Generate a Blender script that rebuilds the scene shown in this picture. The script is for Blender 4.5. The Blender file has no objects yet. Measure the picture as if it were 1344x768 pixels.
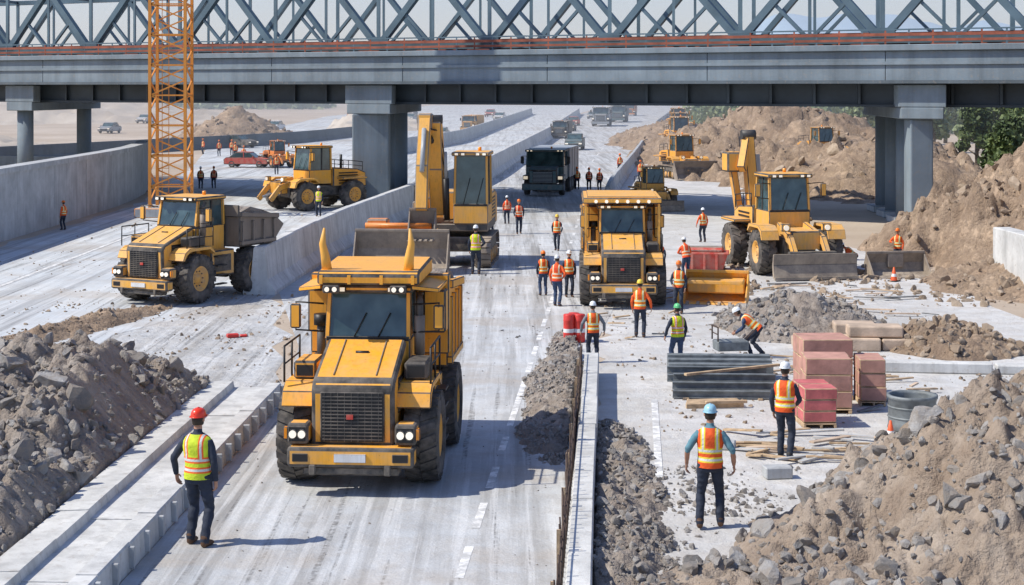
import bpy, bmesh, math, random
import numpy as np
from mathutils import Vector, Matrix, noise
random.seed(7); np.random.seed(7)
scene=bpy.context.scene
R=math.radians

# ------------------------------------------------------------------ materials
def newmat(name):
    m=bpy.data.materials.new(name); m.use_nodes=True
    nt=m.node_tree; return m,nt,nt.nodes['Principled BSDF']
def N(nt,t,**k):
    n=nt.nodes.new(t)
    for a,v in k.items(): setattr(n,a,v)
    return n
def math_(nt,op,a,b=None,c=None,clamp=False):
    n=N(nt,'ShaderNodeMath',operation=op); n.use_clamp=clamp
    for i,v in enumerate((a,b,c)):
        if v is None: continue
        if isinstance(v,(int,float)): n.inputs[i].default_value=v
        else: nt.links.new(v,n.inputs[i])
    return n.outputs[0]
def mixc(nt,f,a,b):
    n=N(nt,'ShaderNodeMix',data_type='RGBA')
    for s,v in ((n.inputs[0],f),(n.inputs[6],a),(n.inputs[7],b)):
        if isinstance(v,(int,float)): s.default_value=v
        elif isinstance(v,tuple): s.default_value=(*v[:3],1)
        else: nt.links.new(v,s)
    return n.outputs[2]
def coords(nt,scale=(1,1,1)):
    tc=N(nt,'ShaderNodeTexCoord'); mp=N(nt,'ShaderNodeMapping')
    mp.inputs['Scale'].default_value=scale
    nt.links.new(tc.outputs['Object'],mp.inputs[0]); return mp.outputs[0]
def noi(nt,vec,scale,detail=5,rough=.55,lo=.3,hi=.7):
    n=N(nt,'ShaderNodeTexNoise'); n.inputs['Scale'].default_value=scale
    n.inputs['Detail'].default_value=min(detail,6); n.inputs['Roughness'].default_value=rough
    nt.links.new(vec,n.inputs['Vector'])
    mr=N(nt,'ShaderNodeMapRange'); mr.inputs[1].default_value=lo; mr.inputs[2].default_value=hi
    nt.links.new(n.outputs['Fac'],mr.inputs[0]); return mr.outputs[0]
def bump(nt,b,h,strength=.4,dist=.05):
    n=N(nt,'ShaderNodeBump'); n.inputs['Strength'].default_value=strength; n.inputs['Distance'].default_value=dist
    nt.links.new(h,n.inputs['Height']); nt.links.new(n.outputs[0],b.inputs['Normal'])
def simple(name,col,rough=.6,metal=0,var=.25,scale=3,bs=.0,bd=.02,bscale=20):
    m,nt,b=newmat(name); v=coords(nt)
    f=noi(nt,v,scale,6)
    d=tuple(c*(1-var) for c in col); l=tuple(min(1,c*(1+var)) for c in col)
    nt.links.new(mixc(nt,f,d,l),b.inputs['Base Color'])
    b.inputs['Roughness'].default_value=rough; b.inputs['Metallic'].default_value=metal
    if bs: bump(nt,b,noi(nt,v,bscale,4,lo=0,hi=1),bs,bd)
    return m
def paint(name,col,dust=.5,rough=.38):
    m,nt,b=newmat(name); v=coords(nt)
    sep=N(nt,'ShaderNodeSeparateXYZ'); nt.links.new(v,sep.inputs[0])
    geo=N(nt,'ShaderNodeNewGeometry'); sn=N(nt,'ShaderNodeSeparateXYZ'); nt.links.new(geo.outputs['Normal'],sn.inputs[0])
    low=N(nt,'ShaderNodeMapRange'); low.inputs[1].default_value=.2; low.inputs[2].default_value=2.4; low.inputs[3].default_value=1.1; low.inputs[4].default_value=.16
    nt.links.new(sep.outputs[2],low.inputs[0])
    n1=noi(nt,v,2.6,8,.7,.36,.68)
    up=math_(nt,'MULTIPLY',math_(nt,'MAXIMUM',sn.outputs[2],0.0),.38)
    f=math_(nt,'MULTIPLY',math_(nt,'MULTIPLY',math_(nt,'ADD',low.outputs[0],up),n1),dust,clamp=True)
    vs=coords(nt,(7,7,.6)); streak=noi(nt,vs,2,5,.6,.48,.72)
    base=mixc(nt,math_(nt,'MULTIPLY',streak,.38),col,tuple(c*.45+.01 for c in col))
    c=mixc(nt,f,base,(.42,.35,.27))
    chips=noi(nt,v,14,3,.7,.68,.72)
    c=mixc(nt,math_(nt,'MULTIPLY',chips,.75),c,(.06,.045,.04))
    nt.links.new(c,b.inputs['Base Color'])
    r=math_(nt,'ADD',math_(nt,'MULTIPLY',f,.6),rough,clamp=True); nt.links.new(r,b.inputs['Roughness'])
    bump(nt,b,noi(nt,v,1.6,3,lo=0,hi=1),.15,.05)
    return m
YEL=paint('paint_yellow',(.90,.41,.03),.52,.42)
YEL2=paint('paint_yellow_dusty',(.84,.42,.06),.75,.5)
YEL3=paint('paint_ochre',(.74,.36,.06),.8,.5)
ORG=paint('paint_orange',(.78,.24,.03),.5)
CRN=paint('crane_orange',(.70,.27,.035),.2,.5)
REDP=paint('paint_red',(.55,.045,.03),.6)
TEAL=paint('paint_teal',(.05,.13,.15),.5)
WHT=paint('paint_white',(.75,.76,.77),.4)
SILV=paint('paint_silver',(.35,.38,.4),.3)
DGR=paint('machine_dark',(.035,.036,.038),.6,.5)
STEEL=paint('worn_steel',(.20,.165,.135),.8,.5)
BLK=simple('black_trim',(.012,.012,.013),.5)
m,nt,b=newmat('tyre_rubber'); v=coords(nt)
nt.links.new(mixc(nt,noi(nt,v,3,7,.65,.35,.75),(.03,.029,.028),(.20,.175,.15)),b.inputs['Base Color']); b.inputs['Roughness'].default_value=.85
bump(nt,b,noi(nt,v,30,4,lo=0,hi=1),.4,.01); TYR=m
m,nt,b=newmat('cab_glass'); v=coords(nt)
nt.links.new(mixc(nt,noi(nt,v,1.7,3,.5),(.012,.03,.034),(.075,.13,.14)),b.inputs['Base Color'])  # patchy lighter teal in the base colour stands in for reflections
b.inputs['Roughness'].default_value=.07; b.inputs['Specular IOR Level'].default_value=.8; GLS=m
m,nt,b=newmat('lamp_lens'); b.inputs['Base Color'].default_value=(.85,.85,.8,1); b.inputs['Roughness'].default_value=.1
b.inputs['Emission Color'].default_value=(1,.8,.5,1); b.inputs['Emission Strength'].default_value=.5; LMP=m
m,nt,b=newmat('amber_lens'); b.inputs['Base Color'].default_value=(.9,.3,.02,1); b.inputs['Roughness'].default_value=.2; AMB=m

def ground_mat(name,c0,c1,c2,s=.25,streak=None,bs=.5,fine=25,sk=.85):
    m,nt,b=newmat(name); v=coords(nt)
    a=noi(nt,v,s,9,.62,.36,.64); bb=noi(nt,v,s*5,8,.65,.42,.72)
    c=mixc(nt,a,c0,c1); c=mixc(nt,math_(nt,'MULTIPLY',bb,.6),c,c2)
    if streak:
        vs=coords(nt,(1.5,.045,1)); st=noi(nt,vs,1.0,8,.62,.46,.64)
        c=mixc(nt,math_(nt,'MULTIPLY',st,sk),c,streak)
        vs2=coords(nt,(4.2,.10,1)); st2=noi(nt,vs2,1.3,6,.6,.52,.62)
        c=mixc(nt,math_(nt,'MULTIPLY',st2,.45),c,(.74,.75,.75))
        vs3=coords(nt,(5,.10,1)); st3=noi(nt,vs3,1.0,6,.6,.57,.63); br=noi(nt,v,9,3,.6,.35,.6)
        c=mixc(nt,math_(nt,'MULTIPLY',math_(nt,'MULTIPLY',st3,br),.7),c,(.10,.095,.09))
        ps=noi(nt,v,.16,6,.6,.54,.60); c=mixc(nt,math_(nt,'MULTIPLY',ps,.42),c,(.42,.355,.285))
    sp=noi(nt,v,fine,3,.7,.3,.75); c=mixc(nt,math_(nt,'MULTIPLY',sp,.28),c,tuple(x*.45 for x in c0))
    nt.links.new(c,b.inputs['Base Color']); b.inputs['Roughness'].default_value=.88
    h=math_(nt,'ADD',noi(nt,v,fine,6,.7,0,1),math_(nt,'MULTIPLY',bb,2)); bump(nt,b,h,bs,.04)
    return m
ROAD=ground_mat('dusty_road',(.45,.47,.485),(.62,.635,.64),(.40,.365,.32),.3,(.26,.25,.235),.3)
ROADL=ground_mat('dusty_road_pale',(.52,.56,.59),(.68,.71,.72),(.46,.43,.39),.12,(.32,.325,.33),.3)
YARD=ground_mat('compacted_aggregate',(.52,.52,.505),(.70,.69,.67),(.42,.365,.30),.3,None,.5)
YARDL=ground_mat('tracked_aggregate',(.50,.515,.52),(.68,.68,.67),(.40,.355,.30),.4,(.31,.285,.25),.7,25,.6)
SAND=ground_mat('sandy_soil',(.46,.37,.275),(.60,.51,.41),(.36,.28,.205),.05,None,.6,12)
SANDF=ground_mat('far_soil_haze_tint',(.50,.43,.35),(.60,.54,.46),(.42,.35,.28),.05,None,.6,6)  # sandy soil for far mounds, distance haze mixed into its paler colour
DIRT=ground_mat('brown_earth',(.30,.21,.14),(.46,.34,.235),(.19,.135,.095),.5,None,1.0,10)
RUBD=ground_mat('grey_rubble_soil',(.29,.245,.205),(.42,.37,.32),(.24,.175,.13),.6,None,1.0,14)
RUBB=ground_mat('brown_rubble_soil',(.33,.255,.19),(.46,.39,.32),(.24,.17,.12),.45,None,1.0,14)
def rockmat(name,c0,c1,c2):
    m,nt,b=newmat(name); v=coords(nt); g=N(nt,'ShaderNodeNewGeometry')
    c=mixc(nt,g.outputs['Random Per Island'],c0,c1); c=mixc(nt,noi(nt,v,5,6,.7,.38,.66),c,c2)
    nt.links.new(c,b.inputs['Base Color']); b.inputs['Roughness'].default_value=.95
    bump(nt,b,noi(nt,v,22,6,.75,0,1),1.0,.04); return m
ROCKG=rockmat('rubble_stone',(.19,.18,.17),(.44,.43,.415),(.31,.265,.22))
ROCKB=rockmat('earth_clod',(.24,.175,.12),(.47,.38,.285),(.33,.25,.18))
def concrete(name,c=(.42,.43,.43),stain=.5,s=1.0):
    m,nt,b=newmat(name); v=coords(nt)
    a=noi(nt,v,.8*s,9,.65,.3,.7); vs=coords(nt,(1.5,1.5,.12)); st=noi(nt,vs,2*s,7,.65,.46,.72)
    col=mixc(nt,a,tuple(x*.75 for x in c),tuple(min(1,x*1.18) for x in c))
    col=mixc(nt,math_(nt,'MULTIPLY',st,stain),col,tuple(x*.4 for x in c))
    sp=noi(nt,v,6,5,.7,.56,.66); col=mixc(nt,math_(nt,'MULTIPLY',sp,.35),col,(.30,.25,.20))
    nt.links.new(col,b.inputs['Base Color']); b.inputs['Roughness'].default_value=.85
    bump(nt,b,noi(nt,v,18,7,.7,0,1),.45,.02); return m
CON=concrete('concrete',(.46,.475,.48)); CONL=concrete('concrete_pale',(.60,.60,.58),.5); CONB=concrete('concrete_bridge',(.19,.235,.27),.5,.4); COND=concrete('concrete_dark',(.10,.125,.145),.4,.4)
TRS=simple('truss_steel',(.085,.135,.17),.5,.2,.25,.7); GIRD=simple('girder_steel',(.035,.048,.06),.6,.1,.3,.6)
RUST=simple('rust_rail',(.24,.07,.04),.8,0,.4,1.5)
WOOD=simple('timber',(.46,.33,.2),.8,0,.4,5,.3); SLAB=simple('sandstone_slab',(.48,.37,.275),.85,0,.3,2,.5)
BRK=simple('terracotta_block',(.47,.25,.195),.85,0,.25,3,.5,.01); BRKR=simple('red_wrapped_block',(.54,.14,.135),.6,0,.3,3,.3)
PLRED=simple('red_plastic',(.6,.04,.03),.45,0,.2,5); PLWH=simple('white_plastic',(.75,.75,.74),.5,0,.1,5); CONEO=simple('cone_orange',(.8,.12,.03),.5,0,.15,5)
GRYM=simple('grey_metal',(.18,.20,.205),.6,.2,.4,4,.3); REB=simple('rebar',(.075,.05,.04),.7,.3,.4,9)
m,nt,b=newmat('road_paint'); v=coords(nt)
nt.links.new(mixc(nt,noi(nt,v,2.5,9,.75,.44,.60),(.48,.48,.47),(.86,.86,.84)),b.inputs['Base Color']); b.inputs['Roughness'].default_value=.8; RP=m
BARK=simple('bark',(.10,.075,.05),.9,0,.3,4,.5)
def leafm(name,a,c):
    m,nt,b=newmat(name); g=N(nt,'ShaderNodeNewGeometry'); v=coords(nt)
    col=mixc(nt,g.outputs['Random Per Island'],a,c); col=mixc(nt,noi(nt,v,.35,3),tuple(x*.6 for x in a),col)
    nt.links.new(col,b.inputs['Base Color']); b.inputs['Roughness'].default_value=.7; return m
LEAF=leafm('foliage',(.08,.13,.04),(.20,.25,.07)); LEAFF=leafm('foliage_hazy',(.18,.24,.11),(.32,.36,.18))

# ------------------------------------------------------------------ builder
class B:
    def __init__(s): s.bm=bmesh.new(); s.m=[]; s.T=Matrix.Identity(4); s.rest=None
    def mi(s,mat):
        if mat not in s.m: s.m.append(mat)
        return s.m.index(mat)
    def add(s,verts,faces,mat,smooth=False,bev=0,seg=1):
        i=s.mi(mat); vs=[s.bm.verts.new(s.T@Vector(v)) for v in verts]; fs=[]
        for f in faces:
            try: x=s.bm.faces.new([vs[k] for k in f])
            except ValueError: continue
            x.material_index=i; x.smooth=smooth; fs.append(x)
        if bev>0:
            es=list({e for f in fs for e in f.edges})
            bmesh.ops.bevel(s.bm,geom=es,offset=bev,segments=seg,affect='EDGES',profile=.5,clamp_overlap=True)
        return vs
    def hexa(s,p,mat,bev=.0,seg=1):
        return s.add(p,[(3,2,1,0),(4,5,6,7),(0,1,5,4),(1,2,6,5),(2,3,7,6),(3,0,4,7)],mat,False,bev,seg)
    def box(s,x0,x1,y0,y1,z0,z1,mat,bev=.015,seg=1):
        return s.hexa([(x0,y0,z0),(x1,y0,z0),(x1,y1,z0),(x0,y1,z0),(x0,y0,z1),(x1,y0,z1),(x1,y1,z1),(x0,y1,z1)],mat,bev,seg)
    def prism(s,prof,x0,x1,mat,bev=0,seg=1):
        n=len(prof); v=[(x0,y,z) for y,z in prof]+[(x1,y,z) for y,z in prof]
        f=[tuple(range(n)),tuple(reversed(range(n,2*n)))]+[(i,i+n,(i+1)%n+n,(i+1)%n) for i in range(n)]
        return s.add(v,f,mat,False,bev,seg)
    def beam(s,p0,p1,w,h,mat,bev=0):
        p0=Vector(p0);p1=Vector(p1);d=(p1-p0); t=d.normalized(); up=Vector((0,0,1)) if abs(t.z)<.95 else Vector((0,1,0))
        a=t.cross(up).normalized()*w/2; c=a.cross(t).normalized()*h/2
        return s.hexa([p0-a-c,p0+a-c,p1+a-c,p1-a-c,p0-a+c,p0+a+c,p1+a+c,p1-a+c],mat,bev)
    def tube(s,pts,r,mat,seg=8,smooth=True,ref=None,caps=True):
        pts=[Vector(p) for p in pts]; n=len(pts); V=[];F=[]
        for i,p in enumerate(pts):
            t=(pts[min(i+1,n-1)]-pts[max(i-1,0)]).normalized()
            rf=Vector(ref) if ref else (Vector((0,0,1)) if abs(t.z)<.9 else Vector((1,0,0)))
            a=(rf-t*rf.dot(t)).normalized(); c=t.cross(a)
            rr=r[i] if isinstance(r,(list,tuple)) else r
            rx,ry=(rr if isinstance(rr,(list,tuple)) else (rr,rr))
            for k in range(seg):
                th=2*math.pi*k/seg; V.append(p+a*rx*math.cos(th)+c*ry*math.sin(th))
        for i in range(n-1):
            for k in range(seg):
                k2=(k+1)%seg; F.append((i*seg+k,i*seg+k2,(i+1)*seg+k2,(i+1)*seg+k))
        vs=s.add(V,F,mat,smooth)
        if caps:
            mi=s.mi(mat)
            for ring in (list(reversed(vs[:seg])),vs[-seg:]):
                f=s.bm.faces.new(ring); f.material_index=mi
        return vs
    def lathe(s,c,prof,mat,axis='x',seg=32,smooth=True,sc=(1,1)):
        V=[];F=[];n=len(prof);c=Vector(c)
        for k in range(seg):
            th=2*math.pi*k/seg; co,si=math.cos(th)*sc[0],math.sin(th)*sc[1]
            for h,r in prof:
                V.append(c+(Vector((h,r*co,r*si)) if axis=='x' else Vector((r*co,r*si,h))))
        for k in range(seg):
            k2=(k+1)%seg
            for i in range(n-1): F.append((k*n+i,k2*n+i,k2*n+i+1,k*n+i+1))
        return s.add(V,F,mat,smooth)
    def wheel(s,cx,cy,r,w,rim,lugs=20):
        h=w/2; sg=1 if cx>0 else -1
        s.lathe((cx,cy,r),[(-h*.82,r*.5),(-h,r*.62),(-h*.98,r*.82),(-h*.8,r*.94),(-h*.3,r*.955),(h*.3,r*.955),(h*.8,r*.94),(h*.98,r*.82),(h,r*.62),(h*.82,r*.5)],TYR,seg=36)
        s.lathe((cx,cy,r),[(sg*h*.80,r*.52),(sg*h*.86,r*.48),(sg*h*.55,r*.42),(sg*h*.35,r*.2),(sg*h*.6,r*.16),(sg*h*.6,.001)],rim,seg=24)
        s.lathe((cx,cy,r),[(-sg*h*.80,r*.51),(-sg*h*.5,r*.3),(-sg*h*.5,.001)],DGR,seg=16)
        for k in range(10):
            th=2*math.pi*k/10; yy=cy+math.cos(th)*r*.3; zz=r+math.sin(th)*r*.3
            s.box(cx+sg*h*.42-.02,cx+sg*h*.42+.04,yy-.02,yy+.02,zz-.02,zz+.02,DGR,0)
        if lugs:
            for k in range(lugs):
                for side in (-1,1):
                    th=2*math.pi*(k+(.5 if side>0 else 0))/lugs; dth=math.pi/lugs*.62; sk=.5*math.pi*2/lugs
                    P=[]
                    for (xx,ra,off) in ((side*h*.02,r*.93,sk),(side*h*.93,r*.86,0)):
                        for dd in (-dth,dth):
                            for q in (0,1):
                                rr=ra+q*(r*.075 if abs(xx)<h*.5 else r*.11); P.append((cx+xx,cy+math.cos(th+off+dd)*rr,r+math.sin(th+off+dd)*rr))
                    s.add(P,[(0,1,3,2),(4,6,7,5),(0,4,5,1),(2,3,7,6),(1,5,7,3)],TYR)
    def track(s,cx,w,y0,y1,r,mat=None):
        mat=mat or STEEL; L=y1-y0-2*r; per=2*L+2*math.pi*r; n=int(per/.2)
        def pt(u,rr):
            u%=per
            if u<L: return (y0+r+u, r+rr,0)
            u-=L
            if u<math.pi*r:
                a=math.pi/2-u/r; return (y1-r+math.cos(a)*rr,r+math.sin(a)*rr,0)
            u-=math.pi*r
            if u<L: return (y1-r-u,r-rr,0)
            u-=L; a=-math.pi/2-u/r; return (y0+r+math.cos(a)*rr,r+math.sin(a)*rr,0)
        for k in range(n):
            u=per*k/n; a=pt(u,r*.9);b_=pt(u+per/n*.86,r*.9);c=pt(u,r);d=pt(u+per/n*.8,r)
            s.prism([a[:2],b_[:2],d[:2],c[:2]],cx-w/2,cx+w/2,mat)
        s.prism([pt(per*k/24,r*.72)[:2] for k in range(24)],cx-w*.32,cx+w*.32,DGR)
        for k in range(5):
            yy=y0+r+L*k/4; s.lathe((cx,yy,r*.62),[(-w*.42,.001),(-w*.42,r*.42),(w*.42,r*.42),(w*.42,.001)],YEL3,seg=14)
    def bucket(s,yb,z0,w,h,d,mat,teeth=True):
        o=[(-d,0),(-.35*d,-.02),(0,.22*h),(.08*d,.55*h),(-.12*d,h)]
        t=.05; inn=[(-d+.05,t),(-.35*d,t),(-t*1.3,.24*h),(.08*d-t*1.3,.55*h),(-.12*d-t,h-.02)]
        n=len(o)
        for i in range(n-1):
            q=[o[i],o[i+1],inn[i+1],inn[i]]; s.prism([(yb+a,z0+c) for a,c in q],-w/2,w/2,mat)
        side=[(yb+a,z0+c) for a,c in o]
        for x in (-w/2,w/2-.04): s.prism(side,x-.005,x+.045,mat,.008)
        s.box(-w/2,w/2,yb-.14*d-.06,yb-.1*d+.03,z0+h-.05,z0+h+.04,mat,.01)
        if teeth:
            k=max(5,int(w/.32))
            for i in range(k):
                x=-w/2+w*(i+.5)/k; s.hexa([(x-.05,yb-d-.14,z0-.0),(x+.05,yb-d-.14,z0-.0),(x+.05,yb-d+.1,z0-.02),(x-.05,yb-d+.1,z0-.02),(x-.04,yb-d-.14,z0+.02),(x+.04,yb-d-.14,z0+.02),(x+.05,yb-d+.1,z0+.09),(x-.05,yb-d+.1,z0+.09)],STEEL)
    def done(s,name,loc=(0,0,0),rot=0,sc=1,fix=True):
        if fix: bmesh.ops.recalc_face_normals(s.bm,faces=s.bm.faces)
        me=bpy.data.meshes.new(name); s.bm.to_mesh(me); s.bm.free()
        for m in s.m: me.materials.append(m)
        o=bpy.data.objects.new(name,me); scene.collection.objects.link(o)
        o.location=loc; o.rotation_euler=(0,0,R(rot)); o.scale=(sc,sc,sc) if isinstance(sc,(int,float)) else sc
        return o

# ------------------------------------------------------------------ people
def vestmat(name,base,edge):
    m,nt,b=newmat(name); at=N(nt,'ShaderNodeAttribute',attribute_name='rest'); sp=N(nt,'ShaderNodeSeparateXYZ'); nt.links.new(at.outputs['Vector'],sp.inputs[0])
    x=math_(nt,'ABSOLUTE',sp.outputs[0]); z=sp.outputs[2]
    def bands(e):
        h=math_(nt,'MAXIMUM',math_(nt,'COMPARE',z,.09,e),math_(nt,'COMPARE',z,.22,e))
        v=math_(nt,'MULTIPLY',math_(nt,'COMPARE',x,.105,e*.85),math_(nt,'GREATER_THAN',z,.22)); return math_(nt,'MAXIMUM',h,v)
    v=coords(nt); f=noi(nt,v,9,5)
    c=mixc(nt,f,tuple(q*.72 for q in base),base); c=mixc(nt,bands(.040),c,edge); c=mixc(nt,bands(.016),c,(.62,.64,.60))
    nt.links.new(c,b.inputs['Base Color']); b.inputs['Roughness'].default_value=.75
    bump(nt,b,noi(nt,v,7,5,.6,0,1),.7,.05); return m
V_OR=vestmat('vest_orange',(.92,.12,.015),(.80,.62,.05)); V_YE=vestmat('vest_yellow',(.66,.80,.03),(.9,.15,.02)); V_RD=vestmat('vest_red_orange',(.88,.08,.02),(.85,.35,.05))
def cloth(name,c): return simple(name,c,.85,0,.3,8,.6,.03,9)
NAVY=cloth('navy_cloth',(.022,.03,.05)); JEAN=cloth('denim',(.035,.06,.12)); TSH=cloth('teal_shirt',(.10,.22,.27)); GRSH=cloth('grey_shirt',(.16,.18,.2)); ORSH=cloth('orange_shirt',(.75,.11,.02))
SKIN=simple('skin',(.42,.22,.14),.55,0,.12,12); BOOT=simple('work_boot',(.10,.05,.025),.7,0,.3,10); BBOOT=simple('black_boot',(.02,.018,.016),.6); HAIR=simple('hair',(.03,.02,.012),.7,0,.3,40,.4)
H_RED=simple('helmet_red',(.80,.045,.015),.3,0,.05); H_WH=simple('helmet_white',(.76,.79,.80),.3,0,.05); H_BL=simple('helmet_pale_blue',(.32,.56,.68),.3,0,.05); H_YE=simple('helmet_yellow',(.85,.6,.06),.3,0,.05); H_OR=simple('helmet_orange',(.85,.2,.02),.3,0,.05); H_GR=simple('helmet_green',(.12,.5,.2),.3,0,.05)
EYE=simple('eye',(.02,.015,.012),.2); LIP=simple('lips',(.30,.10,.08),.5)

def ik(a,c,l1,l2,pole):
    a=Vector(a);c=Vector(c);d=c-a;L=min(d.length,(l1+l2)*.999);t=d.normalized();x=(l1*l1-l2*l2+L*L)/(2*L);h=math.sqrt(max(0,l1*l1-x*x))
    p=Vector(pole);p=(p-t*p.dot(t)).normalized(); return a+t*x+p*h
ARMS={'down':(.06,.05,-.53),'out':(.17,.06,-.48),'hip':(.03,.10,-.36),'fwd':(-.03,.36,-.20),'low':(-.02,.26,-.40),'sf':(.05,.22,-.47),'sb':(.07,-.18,-.49)}
def person(name,X,Y,h,face=0,vest=V_OR,helm=H_WH,shirt=NAVY,pants=NAVY,arms=('down','down'),stance=(.11,.02,-.02),bend=0,hipz=.93,short=False,vox=.022,boots=BOOT,z=.012):
    sp,fl,fr=stance
    hip=Vector((0,0,hipz)); RT=Matrix.Rotation(-R(bend),4,'X'); 
    def tw(p): return hip+(RT@Vector(p))
    t=B(); segs=[]
    def part(pts,rad,mat,ref=None,seg=14):
        t.tube(pts,rad,SKIN,seg,ref=ref)
        for i in range(len(pts)-1):
            r0=rad[i] if not isinstance(rad[i],(tuple,list)) else sum(rad[i])/2; r1=rad[i+1] if not isinstance(rad[i+1],(tuple,list)) else sum(rad[i+1])/2
            segs.append((Vector(pts[i]),Vector(pts[i+1]),r0,r1,mat))
    tz=[(-.10,.13,.10),(-.04,.165,.118),(.04,.168,.122),(.13,.152,.108),(.25,.162,.112),(.37,.188,.122),(.46,.185,.115),(.52,.135,.092),(.56,.075,.07)]
    part([tw((0,-.005,a)) for a,_,_ in tz[:3]],[(q,w) for _,q,w in tz[:3]],pants,ref=(1,0,0),seg=20)
    part([tw((0,0,a)) for a,_,_ in tz[2:]],[(q,w) for _,q,w in tz[2:]],shirt,ref=(1,0,0),seg=20)
    part([tw((0,0,.52)),tw((0,.012,.66))],[.062,.055],SKIN)
    hands=[]
    for s,k in ((-1,fl),(1,fr)):
        hp=hip+Vector((s*.092,0,-.02)); an=Vector((s*sp,k,.10)); 
        kn=ik(hp,an,.43,.42,(s*.12,1,0))
        part([hp+Vector((0,-.01,.05)),hp.lerp(kn,.3),kn,kn.lerp(an,.3),kn.lerp(an,.8),an+Vector((0,0,-.01))],[.100,.092,.070,.070,.062,.064],pants)
        t.tube([kn+Vector((0,0,.05)),kn-Vector((0,0,.05))],.062,SKIN,10)
        part([an+Vector((0,-.045,-.055)),an+Vector((0,.05,-.055)),an+Vector((s*.015,.14,-.062)),an+Vector((s*.018,.185,-.07))],[(.042,.045),(.048,.044),(.036,.046),(.022,.034)],boots,ref=(0,0,1))
        part([an+Vector((0,-.005,.02)),an+Vector((0,-.005,-.06))],[.055,.052],boots)
        sh=tw((s*.178,0,.462)); a=ARMS[arms[0] if s<0 else arms[1]]
        if bend>30: wr=sh+Vector((a[0]*s,a[1]*.8+.05,a[2]))
        else: wr=tw((s*(.178+a[0]),a[1],.462+a[2]))
        el=ik(sh,wr,.29,.26,(s*.9,-1,0) )
        part([sh-Vector((s*.03,0,0)),sh.lerp(el,.35),el],[.068,.060,.049],shirt)
        if short: part([el,el.lerp(wr,.35),wr],[.041,.042,.029],SKIN)
        else: part([el,el.lerp(wr,.35),wr],[.049,.047,.037],shirt)
        t.tube([el+Vector((0,0,.04)),el-Vector((0,0,.04))],.042,SKIN,10)
        hands.append((s,el,wr))
    o=t.done('tmp')
    md=o.modifiers.new('r','REMESH'); md.mode='VOXEL'; md.voxel_size=vox; md.use_smooth_shade=True
    sm=o.modifiers.new('s','SMOOTH'); sm.iterations=2; sm.factor=.5
    dg=bpy.context.evaluated_depsgraph_get(); me=bpy.data.meshes.new_from_object(o.evaluated_get(dg)); me.materials.clear()
    bpy.data.objects.remove(o)
    b=B(); b.bm.from_mesh(me); bpy.data.meshes.remove(me)
    for vv in b.bm.verts:
        c=vv.co; k=noise.noise(Vector((c.x*8+X,c.y*8,c.z*16+Y)))*.012 if c.z<hipz+.5 and c.z>.12 else 0
        if c.z>hipz-.05: k*=.5
        n=vv.normal; vv.co=c+n*k
    fs=list(b.bm.faces); C=np.array([f.calc_center_median() for f in fs]); best=np.full(len(fs),1e9); bi=np.zeros(len(fs),int)
    for p0,p1,r0,r1,mt in segs:
        a=np.array(p0); d=np.array(p1-p0); u=np.clip(((C-a)@d)/(d@d+1e-9),0,1); dist=np.linalg.norm(C-(a+u[:,None]*d),axis=1)-(r0+(r1-r0)*u)
        k=dist<best; best[k]=dist[k]; bi[k]=b.mi(mt)
    for f,i in zip(fs,bi): f.material_index=int(i); f.smooth=True
    for s,el,wr in hands:
        d=(wr-el).normalized(); n=Vector((-s,0,0)); n=(n-d*n.dot(d)).normalized(); f=n.cross(d)*(-s) 
        if f.y<0 and abs(f.y)>.3 and bend<=30: f=-f
        b.tube([wr-d*.03,wr+d*.02,wr+d*.06,wr+d*.095],[(.026,.022),(.034,.018),(.041,.017),(.036,.014)],SKIN,10,ref=f)
        for i,(off,L) in enumerate(((.030,.072),(.010,.082),(-.011,.076),(-.030,.058))):
            p=wr+d*.085+f*off; c=1+.25*i
            b.tube([p,p+d*L*.42+n*L*.10*c,p+d*L*.75+n*L*.32*c,p+d*L*.92+n*L*.58*c],[.0095,.009,.0082,.0062],SKIN,6)
        p=wr+d*.025+f*.03; b.tube([p,p+d*.035+f*.025+n*.01,p+d*.062+f*.03+n*.024],[.013,.0105,.0075],SKIN,6)
    hd=Matrix.Translation(hip)@RT@Matrix.Translation((0,.02,.735))@Matrix.Rotation(R(bend*.5),4,'X'); b.T=hd
    V=[];F=[];nu,nv=20,14
    for j in range(nv+1):
        ph=math.pi*j/nv; 
        for i in range(nu):
            th=2*math.pi*i/nu; x=math.sin(ph)*math.cos(th);y=math.sin(ph)*math.sin(th);zz=math.cos(ph)
            k=1-.28*max(0,-zz)**1.5; px,py,pz=x*.077*k,y*.098*(1-.12*max(0,-zz)),zz*.122
            if y>.5:
                g=math.exp(-((x/.16)**2)-(((zz+.12)/.16)**2)); py+=.022*g
                py-=.008*(math.exp(-(((abs(x)-.35)/.16)**2)-(((zz-.1)/.12)**2))); py+=.006*math.exp(-(x/.3)**2-((zz+.75)/.15)**2)
            V.append((px,py,pz))
    for j in range(nv):
        for i in range(nu):
            i2=(i+1)%nu; F.append((j*nu+i,(j+1)*nu+i,(j+1)*nu+i2,j*nu+i2))
    b.add(V,F,SKIN,True)
    for s in (-1,1):
        b.tube([(s*.030,.079,.014),(s*.030,.089,.014)],[(.006,.012),(.004,.009)],EYE,8,ref=(0,0,1))
        b.tube([(s*.070,-.008,0),(s*.084,-.014,.004),(s*.088,-.018,.004)],[(.026,.014),(.030,.018),(.022,.012)],SKIN,8,ref=(0,0,1))
    b.tube([(-.024,.083,-.058),(0,.090,-.056),(.024,.083,-.058)],[.003,.006,.003],LIP,6)
    V=[];F=[]
    for j in range(6):
        zz=.06-.125*j/5; k=math.sqrt(max(.02,1-(zz/.13)**2))
        for i in range(13):
            th=math.pi+math.pi*i/12; V.append((math.cos(th)*.083*k,math.sin(th)*.106*k+.004,zz))
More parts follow.
